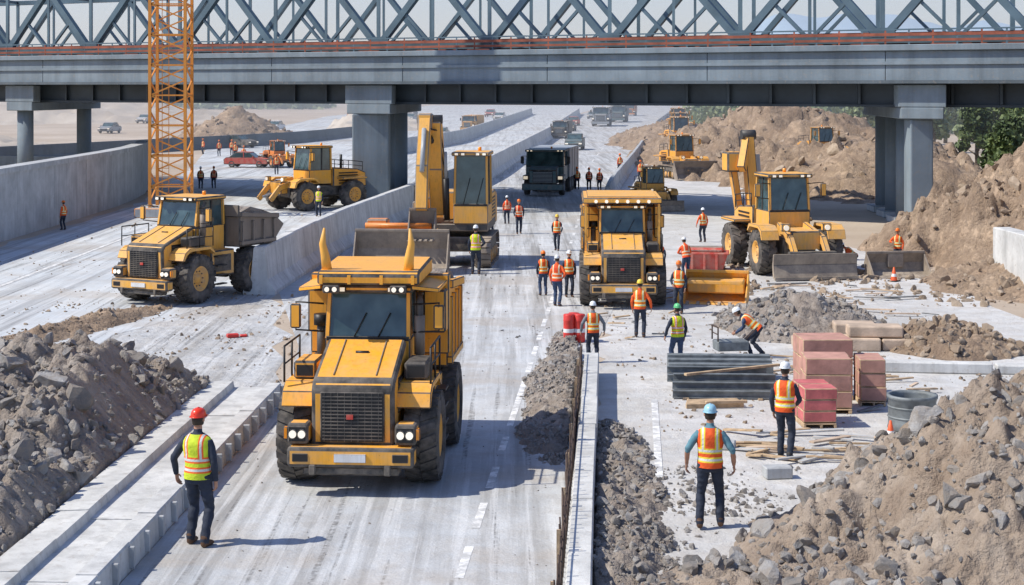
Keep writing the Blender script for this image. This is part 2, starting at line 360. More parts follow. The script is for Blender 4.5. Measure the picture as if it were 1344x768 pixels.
    for j in range(5):
        for i in range(12): F.append((j*13+i,j*13+i+1,(j+1)*13+i+1,(j+1)*13+i))
    b.add(V,F,HAIR,True)
    b.lathe((0,0,.045),[(0,.128),(-.006,.130),(-.008,.112),(.004,.110),(.03,.109),(.065,.099),(.092,.076),(.106,.045),(.110,.0005)],helm,'z',24,True,(.86,1.1))
    b.hexa([(-.07,.10,.035),(.07,.10,.035),(.05,.185,.026),(-.05,.185,.026),(-.07,.10,.048),(.07,.10,.048),(.05,.185,.036),(-.05,.185,.036)],helm,.004)
    b.tube([(0,-.115,.08),(0,-.08,.135),(0,0,.160),(0,.08,.135),(0,.115,.08)],[(.006,.014)]*5,helm,6,ref=(0,0,1))
    b.T=Matrix.Identity(4)
    lay=b.bm.verts.layers.float_vector.new('rest'); 
    vz=[(-.035,.188,.142),(.04,.190,.143),(.10,.180,.136),(.16,.176,.132),(.23,.183,.134),(.31,.199,.141),(.39,.208,.145),(.46,.203,.137),(.505,.168,.118),(.535,.125,.098),(.552,.095,.088)]
    V=[];F=[];rs=[];sg=28
    for a,q,w in vz:
        for k in range(sg):
            th=2*math.pi*k/sg; p=Vector((math.cos(th)*q,math.sin(th)*w,a)); r_=p.copy()
            nn=noise.noise(Vector((p.x*9+X,p.y*9+Y,p.z*12)))*.014; p.x*=1+nn*4; p.y*=1+nn*5
            V.append(tw(p)); rs.append(r_)
    for j in range(len(vz)-1):
        for k in range(sg):
            k2=(k+1)%sg; F.append((j*sg+k,j*sg+k2,(j+1)*sg+k2,(j+1)*sg+k))
    vs=b.add(V,F,vest,True)
    for q,r_ in zip(vs,rs): q[lay]=r_
    b.done(name,(X,Y,z),face,h/1.80,fix=False)

W='construction_worker'
person(W,-4.66,24.85,2.02,-18,V_YE,H_RED,NAVY,NAVY,('out','down'),(.13,.05,-.05),vox=.014)
person(W,3.05,25.8,1.88,-8,V_OR,H_BL,TSH,NAVY,('out','out'),(.15,-.06,.08),short=True,vox=.014,boots=BOOT,z=.03)
person(W,4.99,30.65,1.76,-25,V_OR,H_WH,NAVY,NAVY,('down','low'),(.11,.10,-.08),vox=.015,boots=BBOOT)
person(W,2.0,41.4,1.5,5,V_OR,H_WH,GRSH,NAVY,('out','out'),(.12,.03,-.03))
person(W,4.0,40.5,1.56,20,V_YE,H_GR,NAVY,JEAN,('out','down'),(.10,.14,-.12))
person(W,6.2,42.2,1.62,75,V_OR,H_WH,JEAN,NAVY,('low','low'),(.14,.18,-.12),bend=52,hipz=.80)
person(W,3.48,45.6,1.56,-10,V_OR,H_YE,ORSH,NAVY,('down','out'),(.12,.02,-.03))
person(W,5.03,50.5,1.57,160,V_OR,H_OR,NAVY,NAVY,('down','low'),(.11,.05,-.05))
person(W,1.02,54.8,1.45,10,V_OR,H_OR,NAVY,JEAN,('down','down'))
person(W,1.40,52.1,1.58,-20,V_RD,H_WH,ORSH,JEAN,('down','hip'),(.10,.06,-.06))
person(W,1.85,54.4,1.5,190,V_OR,H_WH,NAVY,NAVY,('down','down'))
person(W,-1.32,61.0,1.78,-5,V_YE,H_WH,NAVY,NAVY,('down','hip'),(.12,.03,-.03))
person(W,1.88,69.9,1.5,170,V_OR,H_YE,NAVY,NAVY,('sf','sb'),(.09,.16,-.16),vox=.028)
person(W,.32,77.9,1.6,185,V_RD,H_OR,NAVY,NAVY,('sb','sf'),(.10,-.16,.16),vox=.028)
person(W,-.25,83.6,1.4,10,V_RD,H_WH,ORSH,NAVY,('down','down'),vox=.03)
person(W,-.94,76.7,1.45,30,V_RD,H_OR,NAVY,NAVY,('down','down'),vox=.03)
person(W,8.4,73.7,1.5,20,V_OR,H_WH,ORSH,NAVY,('out','down'),vox=.03)
for x,y,f in ((5.1,111,0),(4.35,112,180),(5.75,110,160),(3.8,110.5,30)):
    person(W,x,y,1.5,f,random.choice([V_OR,V_RD]),H_OR,NAVY,NAVY,('down','down'),vox=.035)
person(W,14.5,63,1.5,150,V_OR,H_OR,ORSH,NAVY,('down','fwd'),vox=.03)
person(W,12.6,61.5,1.5,80,V_OR,H_WH,ORSH,NAVY,('low','low'),(.14,.18,-.12),bend=50,hipz=.72,vox=.03)
person(W,5.2,59.0,1.5,150,V_OR,H_OR,NAVY,NAVY,('down','down'),vox=.03)
person(W,6.2,59.5,1.5,20,V_RD,H_WH,ORSH,JEAN,('fwd','fwd'),bend=20,vox=.03)
person(W,-20.1,113,1.5,20,V_RD,H_OR,NAVY,NAVY,vox=.035)
person(W,-20.9,112.5,1.5,200,V_OR,H_WH,NAVY,NAVY,vox=.035)
person(W,-10.2,88.5,1.6,170,V_YE,H_WH,NAVY,NAVY,vox=.035)
person(W,-21.4,80,1.4,60,V_OR,H_OR,ORSH,NAVY,vox=.035)
for x,y in ((-29,166),(-28,167.5),(-31.5,171),(-26.4,160),(-24,150),(-18.4,131),(9.2,120),(8.5,132)): person(W,x,y,1.6,random.uniform(0,360),V_OR,H_OR,ORSH,NAVY,vox=.04)

# ------------------------------------------------------------------ vehicles
def cab(b,x0,x1,y0,y1,z0,zs,z1,body,slant=.16,roof=True):
    b.box(x0,x1,y0,y1,z0,zs,body,.03)
    b.hexa([(x0+.03,y0+.03,zs-.01),(x1-.03,y0+.03,zs-.01),(x1-.03,y1-.03,zs-.01),(x0+.03,y1-.03,zs-.01),(x0+.06,y0+slant+.03,z1),(x1-.06,y0+slant+.03,z1),(x1-.06,y1-.05,z1),(x0+.06,y1-.05,z1)],GLS)
    for x,xx in ((x0+.04,x0+.06),(x1-.04,x1-.06)):
        b.beam((x,y0+.04,zs-.02),(xx,y0+slant+.04,z1+.02),.085,.085,body,.01)
        b.beam((x,y1-.04,zs-.02),(xx,y1-.05,z1+.02),.11,.1,body,.01)
        ym=(y0+y1)/2+.08; b.beam((x,ym,zs-.02),(xx,ym+.03,z1+.02),.075,.07,BLK,.01)
    b.box(x0+.02,x1-.02,y0-.005,y0+.07,zs-.05,zs+.035,BLK,.01)
    if roof:
        b.box(x0-.06,x1+.06,y0+slant-.22,y1+.05,z1,z1+.14,body,.05,2)
        for x in (x0+.12,x0+.34,x1-.34,x1-.12): b.box(x-.07,x+.07,y0+slant-.30,y0+slant-.20,z1+.02,z1+.12,BLK,.01); b.box(x-.055,x+.055,y0+slant-.31,y0+slant-.298,z1+.035,z1+.105,LMP,0)
        b.tube([((x0+x1)/2+.2,y1-.3,z1+.13),((x0+x1)/2+.2,y1-.3,z1+.27)],.06,AMB,10)
    xm=(x0+x1)/2
    for dx in (-.25,.2): b.tube([(xm+dx,y0-.01,zs+.03),(xm+dx+.22,y0+slant*.5-.01,zs+(z1-zs)*.55)],.012,BLK,5)
def mirror(b,x,y,z,body,s):
    b.tube([(s*(abs(x)-.5),y+.15,z+.2),(x,y,z+.25),(x,y,z-.25),(s*(abs(x)-.5),y+.15,z-.3)],.018,BLK,6)
    b.box(x-.10,x+.10,y-.07,y+.03,z-.22,z+.22,body,.03); 
def rail(b,pts,h,mat,r=.02):
    top=[Vector(p)+Vector((0,0,h)) for p in pts]; mid=[Vector(p)+Vector((0,0,h*.5)) for p in pts]
    b.tube(top,r,mat,6); b.tube(mid,r*.8,mat,6)
    for p,q in zip(pts,top): b.tube([p,q],r,mat,6)
def mm(a,c): return min(a,c),max(a,c)

def hauler(name,loc,rot,sc,canopy=1,body=YEL,lug=22,bedmat=None):
    b=B(); bedmat=bedmat or body
    for y in (-1.25,1.75):
        for s in (-1,1): b.wheel(s*1.14,y,.80,.64,body,lug)
        b.tube([(-1,y,.79),(1,y,.79)],.16,DGR,10)
        b.lathe((0,y,.79),[(-.3,.1),(-.2,.3),(.2,.3),(.3,.1)],DGR,seg=14)
    b.box(-.42,.42,-2.2,3.0,.62,1.05,DGR,.03)
    b.box(-1.12,1.12,-2.62,-2.26,.50,.84,body,.06,2)
    b.box(-.85,.85,-2.54,-2.22,.36,.51,DGR,.03)
    for s in (-1,1):
        b.box(s*.88-.14,s*.88+.14,-2.632,-2.60,.60,.74,BLK,.01)
        b.box(*mm(s*.76,s*1.14),-2.50,-2.12,.86,1.22,body,.06,2)
        b.box(*mm(s*.79,s*1.11),-2.515,-2.48,.91,1.17,BLK,.01)
        for dx in (.87,1.03): b.tube([(s*dx,-2.49,1.04),(s*dx,-2.54,1.04)],.066,LMP,14); b.tube([(s*dx,-2.47,1.04),(s*dx,-2.532,1.04)],.082,SILV,14,caps=False)
        b.box(*mm(s*1.13,s*1.2),-2.48,-2.38,.95,1.15,AMB,.01)
        b.box(*mm(s*.60,s*.72),-2.66,-2.61,.38,.56,DGR,.02)
        prof=[(-2.06,1.42),(-1.95,1.66),(-1.7,1.80),(-.62,1.80),(-.40,1.60),(-.42,1.52),(-.66,1.71),(-1.66,1.71),(-1.86,1.60),(-1.98,1.40)]
        b.prism(prof,*mm(s*.72,s*1.34),body,.015)
        b.box(*mm(s*.74,s*1.22),-.45,.80,.75,1.60,body,.05,2)
        b.box(*mm(s*1.215,s*1.235),-.3,.6,.9,1.45,DGR,.01)
        for k in range(4): b.box(*mm(s*1.22,s*1.42),-.35,.15,.50+.3*k,.54+.3*k,BLK,.01)
        b.box(*mm(s*.80,s*1.22),-1.55,-.75,1.805,2.12,body if s<0 else DGR,.04)
        b.box(*mm(s*.86,s*1.16),-1.56,-1.54,1.86,2.05,BLK,0)
        rail(b,[(s*1.32,-1.85,1.80),(s*1.32,-1.2,1.80),(s*1.32,-.5,1.80)],.62,BLK)
        b.box(*mm(s*.735,s*.75),-1.9,-1.1,1.3,1.9,BLK,0)
        for k in range(7): b.box(*mm(s*.745,s*.765),-1.88,-1.12,1.33+.08*k,1.37+.08*k,DGR,0)
        mirror(b,s*1.34,-.75,2.80,body,s)
        b.tube([(s*.5,-1.0,.9),(s*1.0,-1.2,.85)],.05,BLK,6)
        b.tube([(s*.78,-2.2,.86),(s*.9,-1.9,.95),(s*.7,-1.5,1.1)],.03,BLK,6)
    b.prism([(-2.32,.80),(-2.36,1.78),(-2.24,1.93),(-.75,2.42),(-.75,.80)],-.74,.74,body,.08,3)
    b.box(-.57,.57,-2.385,-2.32,.88,1.74,BLK,.02)
    for k in range(13): b.box(-.53,.53,-2.405,-2.38,.93+.06*k,.948+.06*k,DGR,0)
    for k in range(9): b.box(-.5+.12*k,-.49+.12*k,-2.40,-2.38,.9,1.72,DGR,0)
    b.box(-.10,.02,-2.422,-2.405,1.28,1.36,REDP,0)
    b.beam((-.38,-2.12,1.985),(-.38,-.85,2.40),.016,.016,STEEL); b.beam((.38,-2.12,1.985),(.38,-.85,2.40),.016,.016,STEEL)
    b.box(-.28,.28,-2.65,-2.615,.60,.74,WHT,.005)
    b.tube([(-.12,-1.3,2.24),(.12,-1.3,2.24)],.03,BLK,6)
    cab(b,-.80,.80,-.72,.80,1.45,2.40,3.22,body)
    b.tube([(.95,-.55,1.7),(.95,-.55,3.05),(.95,-.45,3.18)],.07,DGR,10); b.tube([(.95,-.55,2.1),(.95,-.55,2.8)],.10,STEEL,10)
    b.tube([(-.98,-.1,1.7),(-.98,-.1,2.6)],.09,DGR,10); b.tube([(-.98,-.1,2.55),(-.98,-.1,2.75)],.15,BLK,12)
    zt=2.72 if canopy==0 else 3.20
    b.prism([(.95,1.62),(.95,zt),(3.0,zt-.15),(3.55,zt-.5),(2.9,1.62)],-1.32,1.32,bedmat,.04)
    b.prism([(1.05,zt-.02),(1.05,zt+.02),(1.7,zt+.2),(2.3,zt+.08),(3.0,zt-.12),(3.0,zt-.2)],-1.22,1.22,RUBD,.03)
    for s in (-1,1):
        for y in (1.05,1.65,2.25,2.85): b.box(*mm(s*1.30,s*1.40),y-.05,y+.05,1.66,zt-.25,bedmat,.015)
        b.beam((s*1.35,.93,zt-.01),(s*1.35,3.1,zt-.18),.14,.16,bedmat,.02); b.beam((s*1.35,.95,1.75),(s*1.35,2.95,1.75),.12,.14,bedmat,.02)
    if canopy==0:
        b.box(-1.34,1.34,.86,.95,zt-.1,zt+.3,bedmat,.03); b.box(-.8,.8,.78,.86,1.5,zt+.1,BLK,.02)
    if canopy==1:
        b.prism([(-.98,3.38),(-1.0,3.56),(-.9,3.63),(1.0,3.70),(1.0,3.40)],-.90,1.0,body,.04)
        b.prism([(.75,1.9),(.72,3.40),(.98,3.40),(.98,1.9)],-1.36,1.36,body,.03)
        for x in (-.82,-.3,.3,.88): b.box(x-.03,x+.03,-1.02,-.99,3.40,3.56,body,0)
        for s in (-1,1):
            b.tube([(s*.76,-.7,3.58),(s*.79,-.75,3.88),(s*.83,-.80,4.10),(s*.80,-.78,4.38)],[.10,.085,.065,.02],YEL2,10)
            b.box(s*.62-.15,s*.62+.15,-1.12,-.98,3.25,3.39,BLK,.02)
            for q in (-.07,.07): b.tube([(s*.62+q,-1.12,3.32),(s*.62+q,-1.135,3.32)],.045,LMP,10)
            b.box(*mm(s*.9,s*1.34),.35,.72,2.35,3.15,body,.04)
            b.hexa([(s*.85,-.9,3.30),(s*1.32,-.6,3.22),(s*1.32,.8,3.22),(s*.85,.8,3.30),(s*.85,-.9,3.37),(s*1.32,-.6,3.29),(s*1.32,.8,3.29),(s*.85,.8,3.37)],body,.01)
    if canopy==2:
        b.box(-1.36,1.36,-1.15,2.8,3.42,3.62,body,.04); b.box(-1.2,1.2,-1.0,2.6,3.60,3.66,YEL2,.02)
        for x in (-1.25,1.25): b.beam((x,-1.0,1.75),(x,-1.0,3.45),.09,.09,body,.01); b.box(x-.13,x+.13,-.4,.7,2.2,3.3,body,.03)
        for k in range(6): b.tube([(-.9+.36*k,-1.16,3.5),(-.9+.36*k,-1.19,3.5)],.06,LMP,10)
    return b.done(name,loc,rot,sc)
hauler('dump_truck',(-2.50,30.3,.012),-4,(.95,.99,.985),1,YEL)
hauler('dump_truck',(-10.45,54.4,.012),-27,.98,0,YEL2,22,STEEL)
hauler('dump_truck',(3.50,53.6,.012),-2,.92,2,YEL2)

def loader(name,loc,rot,sc,tracks=False,body=YEL2,bw=3.1,bucket=True,bh=1.15,arm=False,lug=18):
    b=B()
    if tracks:
        for s in (-1,1): b.track(s*1.1,.5,-2.0,1.9,.48)
    else:
        for y in (-1.25,1.75):
            for s in (-1,1): b.wheel(s*1.15,y,.75,.55,body,lug)
            b.tube([(-1,y,.75),(1,y,.75)],.16,DGR,10)
    b.box(-.65,.65,-1.9,2.6,.7,1.25,DGR,.04); b.box(-.5,.5,-2.3,-.7,.85,1.5,body,.05,2)
    b.prism([(.75,1.15),(.75,2.15),(2.3,2.05),(2.85,1.85),(2.9,1.1)],-.82,.82,body,.06,2)
    for s in (-1,1):
        b.prism([(-2.1,1.2),(-2.0,1.5),(-1.7,1.66),(-.7,1.66),(-.5,1.4),(-.6,1.4),(-.8,1.58),(-1.65,1.58),(-1.9,1.45),(-2.0,1.2)],*mm(s*.85,s*1.44),body,.01)
        b.box(*mm(s*.83,s*1.42),.95,2.5,1.55,1.66,body,.03)
        for k in range(5): b.box(*mm(s*.82,s*.84),1.1,2.3,1.3+.13*k,1.36+.13*k,BLK,0)
        rail(b,[(s*.85,.8,2.1),(s*.85,1.7,2.05),(s*.85,2.6,1.95)],.45,BLK)
        for k in range(3): b.box(*mm(s*.85,s*1.2),-.35,.2,.6+.3*k,.65+.3*k,DGR,.01)
        b.box(*mm(s*.55,s*.85),-2.35,-2.15,1.5,1.75,body,.03); b.tube([(s*.7,-2.34,1.62),(s*.7,-2.38,1.62)],.09,LMP,12)
        mirror(b,s*1.15,-.75,2.75,body,s)
        b.beam((s*.45,-.9,1.55),(s*.55,-2.4,1.2),.16,.3,body,.02); b.beam((s*.55,-2.35,1.25),(s*.55,-2.95,.6),.16,.26,body,.02)
        b.tube([(s*.3,-.8,1.35),(s*.3,-1.8,1.0)],.08,BLK,8); b.tube([(s*.3,-1.8,1.0),(s*.4,-2.8,.75)],.045,SILV,8)
    cab(b,-.72,.72,-.70,.72,1.3,2.05,3.15,body,.12)
    b.tube([(.45,1.5,2.1),(.45,1.5,2.8)],.07,BLK,8)
    if bucket:
        if bh<1: b.prism([(-3.25,.05),(-3.05,.08),(-2.98,.5),(-3.08,.85),(-3.2,.85),(-3.12,.5)],-bw/2,bw/2,STEEL,.01); b.box(-bw/2,bw/2,-3.3,-3.2,.03,.12,STEEL,.01)
        else: b.bucket(-2.9,.06,bw,bh,1.0,STEEL)
        b.box(-.8,.8,-3.0,-2.75,.4,.9,DGR,.03)
    if arm:
        b.beam((-.2,2.5,1.5),(-.35,2.8,4.5),.36,.5,body,.03); b.beam((-.35,2.8,4.45),(-.75,2.2,3.3),.28,.38,body,.03); b.beam((.15,2.7,1.7),(.05,2.9,3.8),.14,.14,SILV)
        b.tube([(-.6,2.7,4.5),(-.1,2.7,4.5)],.18,DGR,10); b.beam((-.6,2.8,1.5),(-1.0,2.75,3.9),.24,.34,YEL3,.03); b.box(-1.2,-.55,2.4,3.1,3.2,3.9,body,.06)
    return b.done(name,loc,rot,sc)
loader('wheel_loader',(10.1,62.5,.012),10,1.1,body=YEL2,bw=2.8,bh=.9,arm=True)
loader('wheel_loader',(-11.2,94,.012),-48,1.08,body=YEL,bucket=False)
loader('bulldozer',(12.8,126.5,.012),14,1.0,tracks=True,body=YEL,bw=3.4,bh=1.3)
loader('compact_loader',(7.9,93.8,.012),10,.72,body=YEL2,bw=3.2,bh=.9,lug=0)
loader('bulldozer',(22.4,121,1.2),20,.85,tracks=True,body=YEL3,bw=3.0,bh=.9)
loader('bulldozer',(17.6,176,.012),8,1.15,tracks=True,body=YEL,bw=3.2,bh=1.0)
loader('wheel_loader',(23.4,236,.012),8,1.2,body=YEL3,bw=3.2,bh=1.0,lug=0)
loader('wheel_loader',(-20,143,.012),30,.7,body=ORG,bucket=False,lug=0)
loader('wheel_loader',(20.5,205,.012),8,1.15,body=YEL,bw=3.2,bh=1.2,lug=0)

def excavator(name,loc,rot,sc,body=YEL2):
    b=B()
    for s in (-1,1): b.track(s*1.15,.55,-1.9,2.0,.52)
    b.box(-.9,.9,-1.2,1.2,.5,1.0,DGR,.04); b.lathe((0,0,1.0),[(0,.001),(0,.75),(.2,.75),(.2,.001)],DGR,'z',24)
    b.box(-1.3,1.3,-1.3,1.6,1.2,1.45,DGR,.03)
    b.box(-1.3,-.95,-1.2,1.3,1.45,2.2,body,.06,2); b.box(-.4,1.3,.2,1.6,1.45,2.45,body,.06,2)
    b.prism([(1.5,1.25),(1.5,2.5),(2.1,2.35),(2.3,2.0),(2.25,1.25)],-1.32,1.32,body,.08,2)
    for k in range(6): b.box(1.30,1.315,.4,1.4,1.6+.12*k,1.66+.12*k,BLK,0); b.box(-1.315,-1.30,-.2,1.1,1.55+.1*k,1.6+.1*k,BLK,0)
    cab(b,.12,1.3,-1.35,.15,1.45,2.1,3.75,body,.10)
    rail(b,[(-1.25,-1.0,2.2),(-1.25,.2,2.2),(-1.25,1.2,2.2)],.5,BLK)
    x0,x1=-.72,-.24
    b.prism([(-.9,1.7),(-1.5,3.3),(-1.95,4.9),(-1.62,5.15),(-1.15,4.5),(-.65,3.2),(-.35,1.8)],x0,x1,body,.03)
    b.prism([(-1.55,5.2),(-2.05,5.15),(-2.9,3.5),(-3.15,2.1),(-2.85,2.0),(-2.4,3.3)],x0-.25,x1-.32,body,.03)
    b.box(x0-.3,x0+.2,-2.1,-1.5,4.6,5.2,body,.06)
    for s in (x0-.12,x1+.12): b.tube([(s,-1.1,1.6),(s,-1.45,3.0)],.10,BLK,8); b.tube([(s,-1.45,3.0),(s,-1.6,3.9)],.055,SILV,8)
    b.tube([(-.5,-1.2,4.0),(-.6,-2.0,4.4)],.09,BLK,8)
    b.tube([(-1.05,-1.8,5.0),(-.2,-1.8,5.0)],.15,DGR,12); b.tube([(-.75,-2.35,4.7),(-.75,-3.0,3.3)],.08,SILV,8)
    for k in range(3): b.tube([(-.3+.08*k,-.8,1.8),(-.25+.08*k,-1.35,3.2),(-.4+.06*k,-1.7,4.6),(-.6,-2.2,4.7)],.025,BLK,5)
    b.T=Matrix.Translation((-.75,-2.9,.75)); b.bucket(.25,.3,.9,1.0,.7,STEEL); b.T=Matrix.Identity(4)
    b.T=Matrix.Translation((-1.35,0,0)); b.bucket(-3.2,.05,3.1,1.35,1.0,STEEL)
    for s in (-.6,.9): b.beam((s,-3.1,.6),(s*.6+.5,-1.2,1.1),.18,.3,body,.02)
    b.box(-1.0,1.1,-3.05,-2.0,.9,1.35,YEL3,.06); b.tube([(-1.3,-2.8,1.5),(.9,-2.8,1.5)],.1,ORG,8)
    b.box(-1.3,-.6,-2.6,-2.0,1.36,1.7,ORG,.05)
    b.T=Matrix.Identity(4)
    return b.done(name,loc,rot,sc)
excavator('excavator',(-2.25,65.0,.012),-4,1.12)

def truck(name,loc,rot,sc,body=TEAL,back=SILV):
    b=B()
    for y in (-2.0,1.6,2.8,4.6):
        for s in (-1,1): b.wheel(s*1.05,y,.5,.34,SILV,0)
    b.box(-.45,.45,-2.6,6,.55,.8,DGR,.02)
    b.box(-1.25,1.25,-3.0,-2.7,.35,.75,body,.04); b.prism([(-2.95,.75),(-2.95,1.55),(-2.8,1.7),(-1.6,1.8),(-1.6,.75)],-.85,.85,body,.06,2)
    b.box(-.6,.6,-2.98,-2.94,.8,1.5,BLK,.01)
    for k in range(8): b.box(-.57,.57,-3.0,-2.97,.84+.08*k,.87+.08*k,SILV,0)
    cab(b,-1.15,1.15,-1.9,.2,.9,1.75,2.6,body,.22)
    for s in (-1,1):
        b.box(*mm(s*.85,s*1.22),-2.9,-1.5,.95,1.25,body,.06,2); b.box(*mm(s*.9,s*1.18),-2.93,-2.88,1.0,1.2,LMP,.01)
        mirror(b,s*1.4,-1.6,2.1,BLK,s)
    b.prism([(.45,.95),(.45,2.75),(6.1,2.75),(6.1,.95)],-1.25,1.25,back,.03)
    for y in (1.2,2.2,3.2,4.2,5.2):
        for s in (-1.28,1.24): b.box(s,s+.04,y-.04,y+.04,1.0,2.7,STEEL,0)
    return b.done(name,loc,rot,sc)
truck('lorry',(2.35,107.8,.012),-8,1.05,TEAL,SILV)
truck('lorry',(15.8,296,.012),-6,1.25,SILV,WHT)
truck('lorry',(6.6,226,.012),-8,.85,DGR,STEEL)
truck('lorry',(28.6,405,.012),-8,1.0,ORG,ORG)
truck('lorry',(-6.5,262,.012),-10,.9,YEL3,YEL3)
truck('lorry',(21,330,.012),-8,1.2,TEAL,GRYM)
def car(name,loc,rot,sc,col=SILV,suv=False):
    b=B(); t=.12 if suv else 0
    for y in (-1.35,1.35):
        for s in (-1,1): b.wheel(s*.78,y,.34,.22,SILV,0)
    b.prism([(-2.15,.3),(-2.2,.6),(-2.05,.8+t),(-1.0,.95+t),(1.9,.98+t),(2.15,.8+t),(2.15,.3)],-.88,.88,col,.07,2)
    b.prism([(-1.0,.93+t),(-.35,1.40+t),(1.0,1.42+t),(1.7,.96+t)],-.74,.74,GLS,.04)
    b.prism([(-.38,1.39+t),(-.3,1.46+t),(.95,1.48+t),(1.08,1.40+t)],-.70,.70,col,.03)
    for s in (-.78,.70): b.box(s,s+.07,.15,.25,.95+t,1.43+t,col,.01)
    for s in (-1,1): b.box(*mm(s*.5,s*.84),-2.21,-2.12,.58,.74,LMP,.02); b.box(*mm(s*.5,s*.84),2.11,2.17,.62,.8,REDP,.02); b.box(*mm(s*.85,s*1.02),-.85,-.7,.95+t,1.08+t,col,.02)
    b.box(-.45,.45,-2.215,-2.15,.4,.62,BLK,.02)
    return b.done(name,loc,rot,sc)
car('parked_car',(6.9,184,.012),-6,1.1,TEAL,True); car('red_car',(-22.5,143,.012),80,.9,REDP)
for x,y,c,s in ((-6.6,305,DGR,1.1),(-9.5,225,SILV,1),(-5,390,REDP,1.2),(-2.5,345,WHT,1.2),(-14,290,DGR,1.1),(-31,190,DGR,1),(-37,262,WHT,1.1),(-20,330,SILV,1.2),(17.5,365,SILV,1.1),(9,262,DGR,1),(-50,300,REDP,1.1),(-70,320,WHT,1.2),(-60,250,SILV,1.1),(-24,400,DGR,1.2),(-34,360,ORG,1.2),(11,300,REDP,1.1),(24,440,DGR,1.3),(33,480,WHT,1.3)):
    car('car',(x,y,.012),-8 if y>200 else 60,s,c)

# ------------------------------------------------------------------ ground
def sheet(name,L,Rr,z,mat,jit=.0,step=2.0):
    def res(P):
        P=[Vector((a,b,0)) for a,b in P]; out=[]
        for i in range(len(P)-1):
            n=max(1,int((P[i+1]-P[i]).length/ (step if P[i].y<130 else step*5)))
            for k in range(n): out.append(P[i].lerp(P[i+1],k/n))
        out.append(P[-1]); return out
    A=res(L)
    def at(P,y):
        for i in range(len(P)-1):
            if P[i][1]<=y<=P[i+1][1]: u=(y-P[i][1])/(P[i+1][1]-P[i][1]+1e-9); return P[i][0]+(P[i+1][0]-P[i][0])*u
        return P[-1][0]
    bm=bmesh.new(); prev=None
    for a in A:
        rx=at(Rr,a.y); j1=noise.noise(Vector((a.y*.6,1.7,z*999)))*jit; j2=noise.noise(Vector((a.y*.6,7.1,z*999)))*jit
        v=[bm.verts.new((a.x+j1+(rx+j2-a.x-j1)*k/4,a.y,z)) for k in range(5)]
        if prev:
            for k in range(4): bm.faces.new((prev[k],prev[k+1],v[k+1],v[k]))
        prev=v
    me=bpy.data.meshes.new(name); bm.to_mesh(me); bm.free(); me.materials.append(mat); o=bpy.data.objects.new(name,me); scene.collection.objects.link(o)
bm=bmesh.new(); g=[(-4000,-40),(4000,-40),(4000,6000),(-4000,6000)]; bm.faces.new([bm.verts.new((x,y,0)) for x,y in g]); me=bpy.data.meshes.new('ground'); bm.to_mesh(me); bm.free(); me.materials.append(SAND); o=bpy.data.objects.new('ground',me); scene.collection.objects.link(o)
sheet('left_yard_ground',[(-20,8),(-20,56),(-20,60)],[(-6.9,8),(-5.0,36),(-8.2,60)],.004,YARDL,.8)
sheet('left_road',[(-21.9,8),(-21.9,100),(-27,140),(-38,214),(-44,400),(-30,650)],[(-12.5,8),(-11.8,40),(-8.9,56),(-7.8,74),(-5.4,98),(-2.6,125),(4.6,230),(16,427),(38,650)],.008,ROADL,.5)
sheet('work_yard_ground',[(.9,8),(2.0,42),(4.0,70),(5.2,95),(10.5,150)],[(5,8),(10,27),(15,35),(15,60),(14,95),(20,150)],.006,YARD,1.2)
sheet('main_road',[(-6.2,8),(-5.45,20),(-4.95,36),(-5.6,44),(-7.8,56),(-6.8,74),(-4.3,98),(-1.6,125),(5.8,230),(17.3,427),(40,650)],[(.1,8),(.8,23),(1.9,42),(4.2,60),(5.1,80),(5.3,102),(11.1,157),(25.4,299),(40,427),(62,650)],.012,ROAD,.0)
def stripe(name,segs,w,off=0):
    bm=bmesh.new()
    for (xa,ya,xb,yb) in segs:
        n=max(1,int((yb-ya)/1)); pv=None
        for k in range(n+1):
            u=k/n; x=xa+(xb-xa)*u; y=ya+(yb-ya)*u
            v=[bm.verts.new((x-w/2,y,.016)),bm.verts.new((x+w/2,y,.016))]
            if pv: bm.faces.new((pv[0],pv[1],v[1],v[0]))
            pv=v
    me=bpy.data.meshes.new(name); bm.to_mesh(me); bm.free(); me.materials.append(RP); o=bpy.data.objects.new(name,me); scene.collection.objects.link(o)
sg=[]; y=18.0
while y<110:
    L=1.6 if not 33<y<39 else 5.2
    sg.append((-.70+(y-23.7)*.066,y,-.70+(y+L-23.7)*.066,y+L)); y+=L+ (1.0 if y<60 else 2.5)
y=112
while y<420: 
    sg.append((3.3+(y-105)*.083,y,3.3+(y+5-105)*.083,y+5)); y+=14
stripe('lane_marking',sg,.13)
stripe('edge_marking',[(-17.5,20,-17.5,100),(-12.9,58,-12.9,110),(-4.0,112,13.5,420)],.16)
stripe('yard_marking',[(2.55,29,3.1,36.5)],.14)

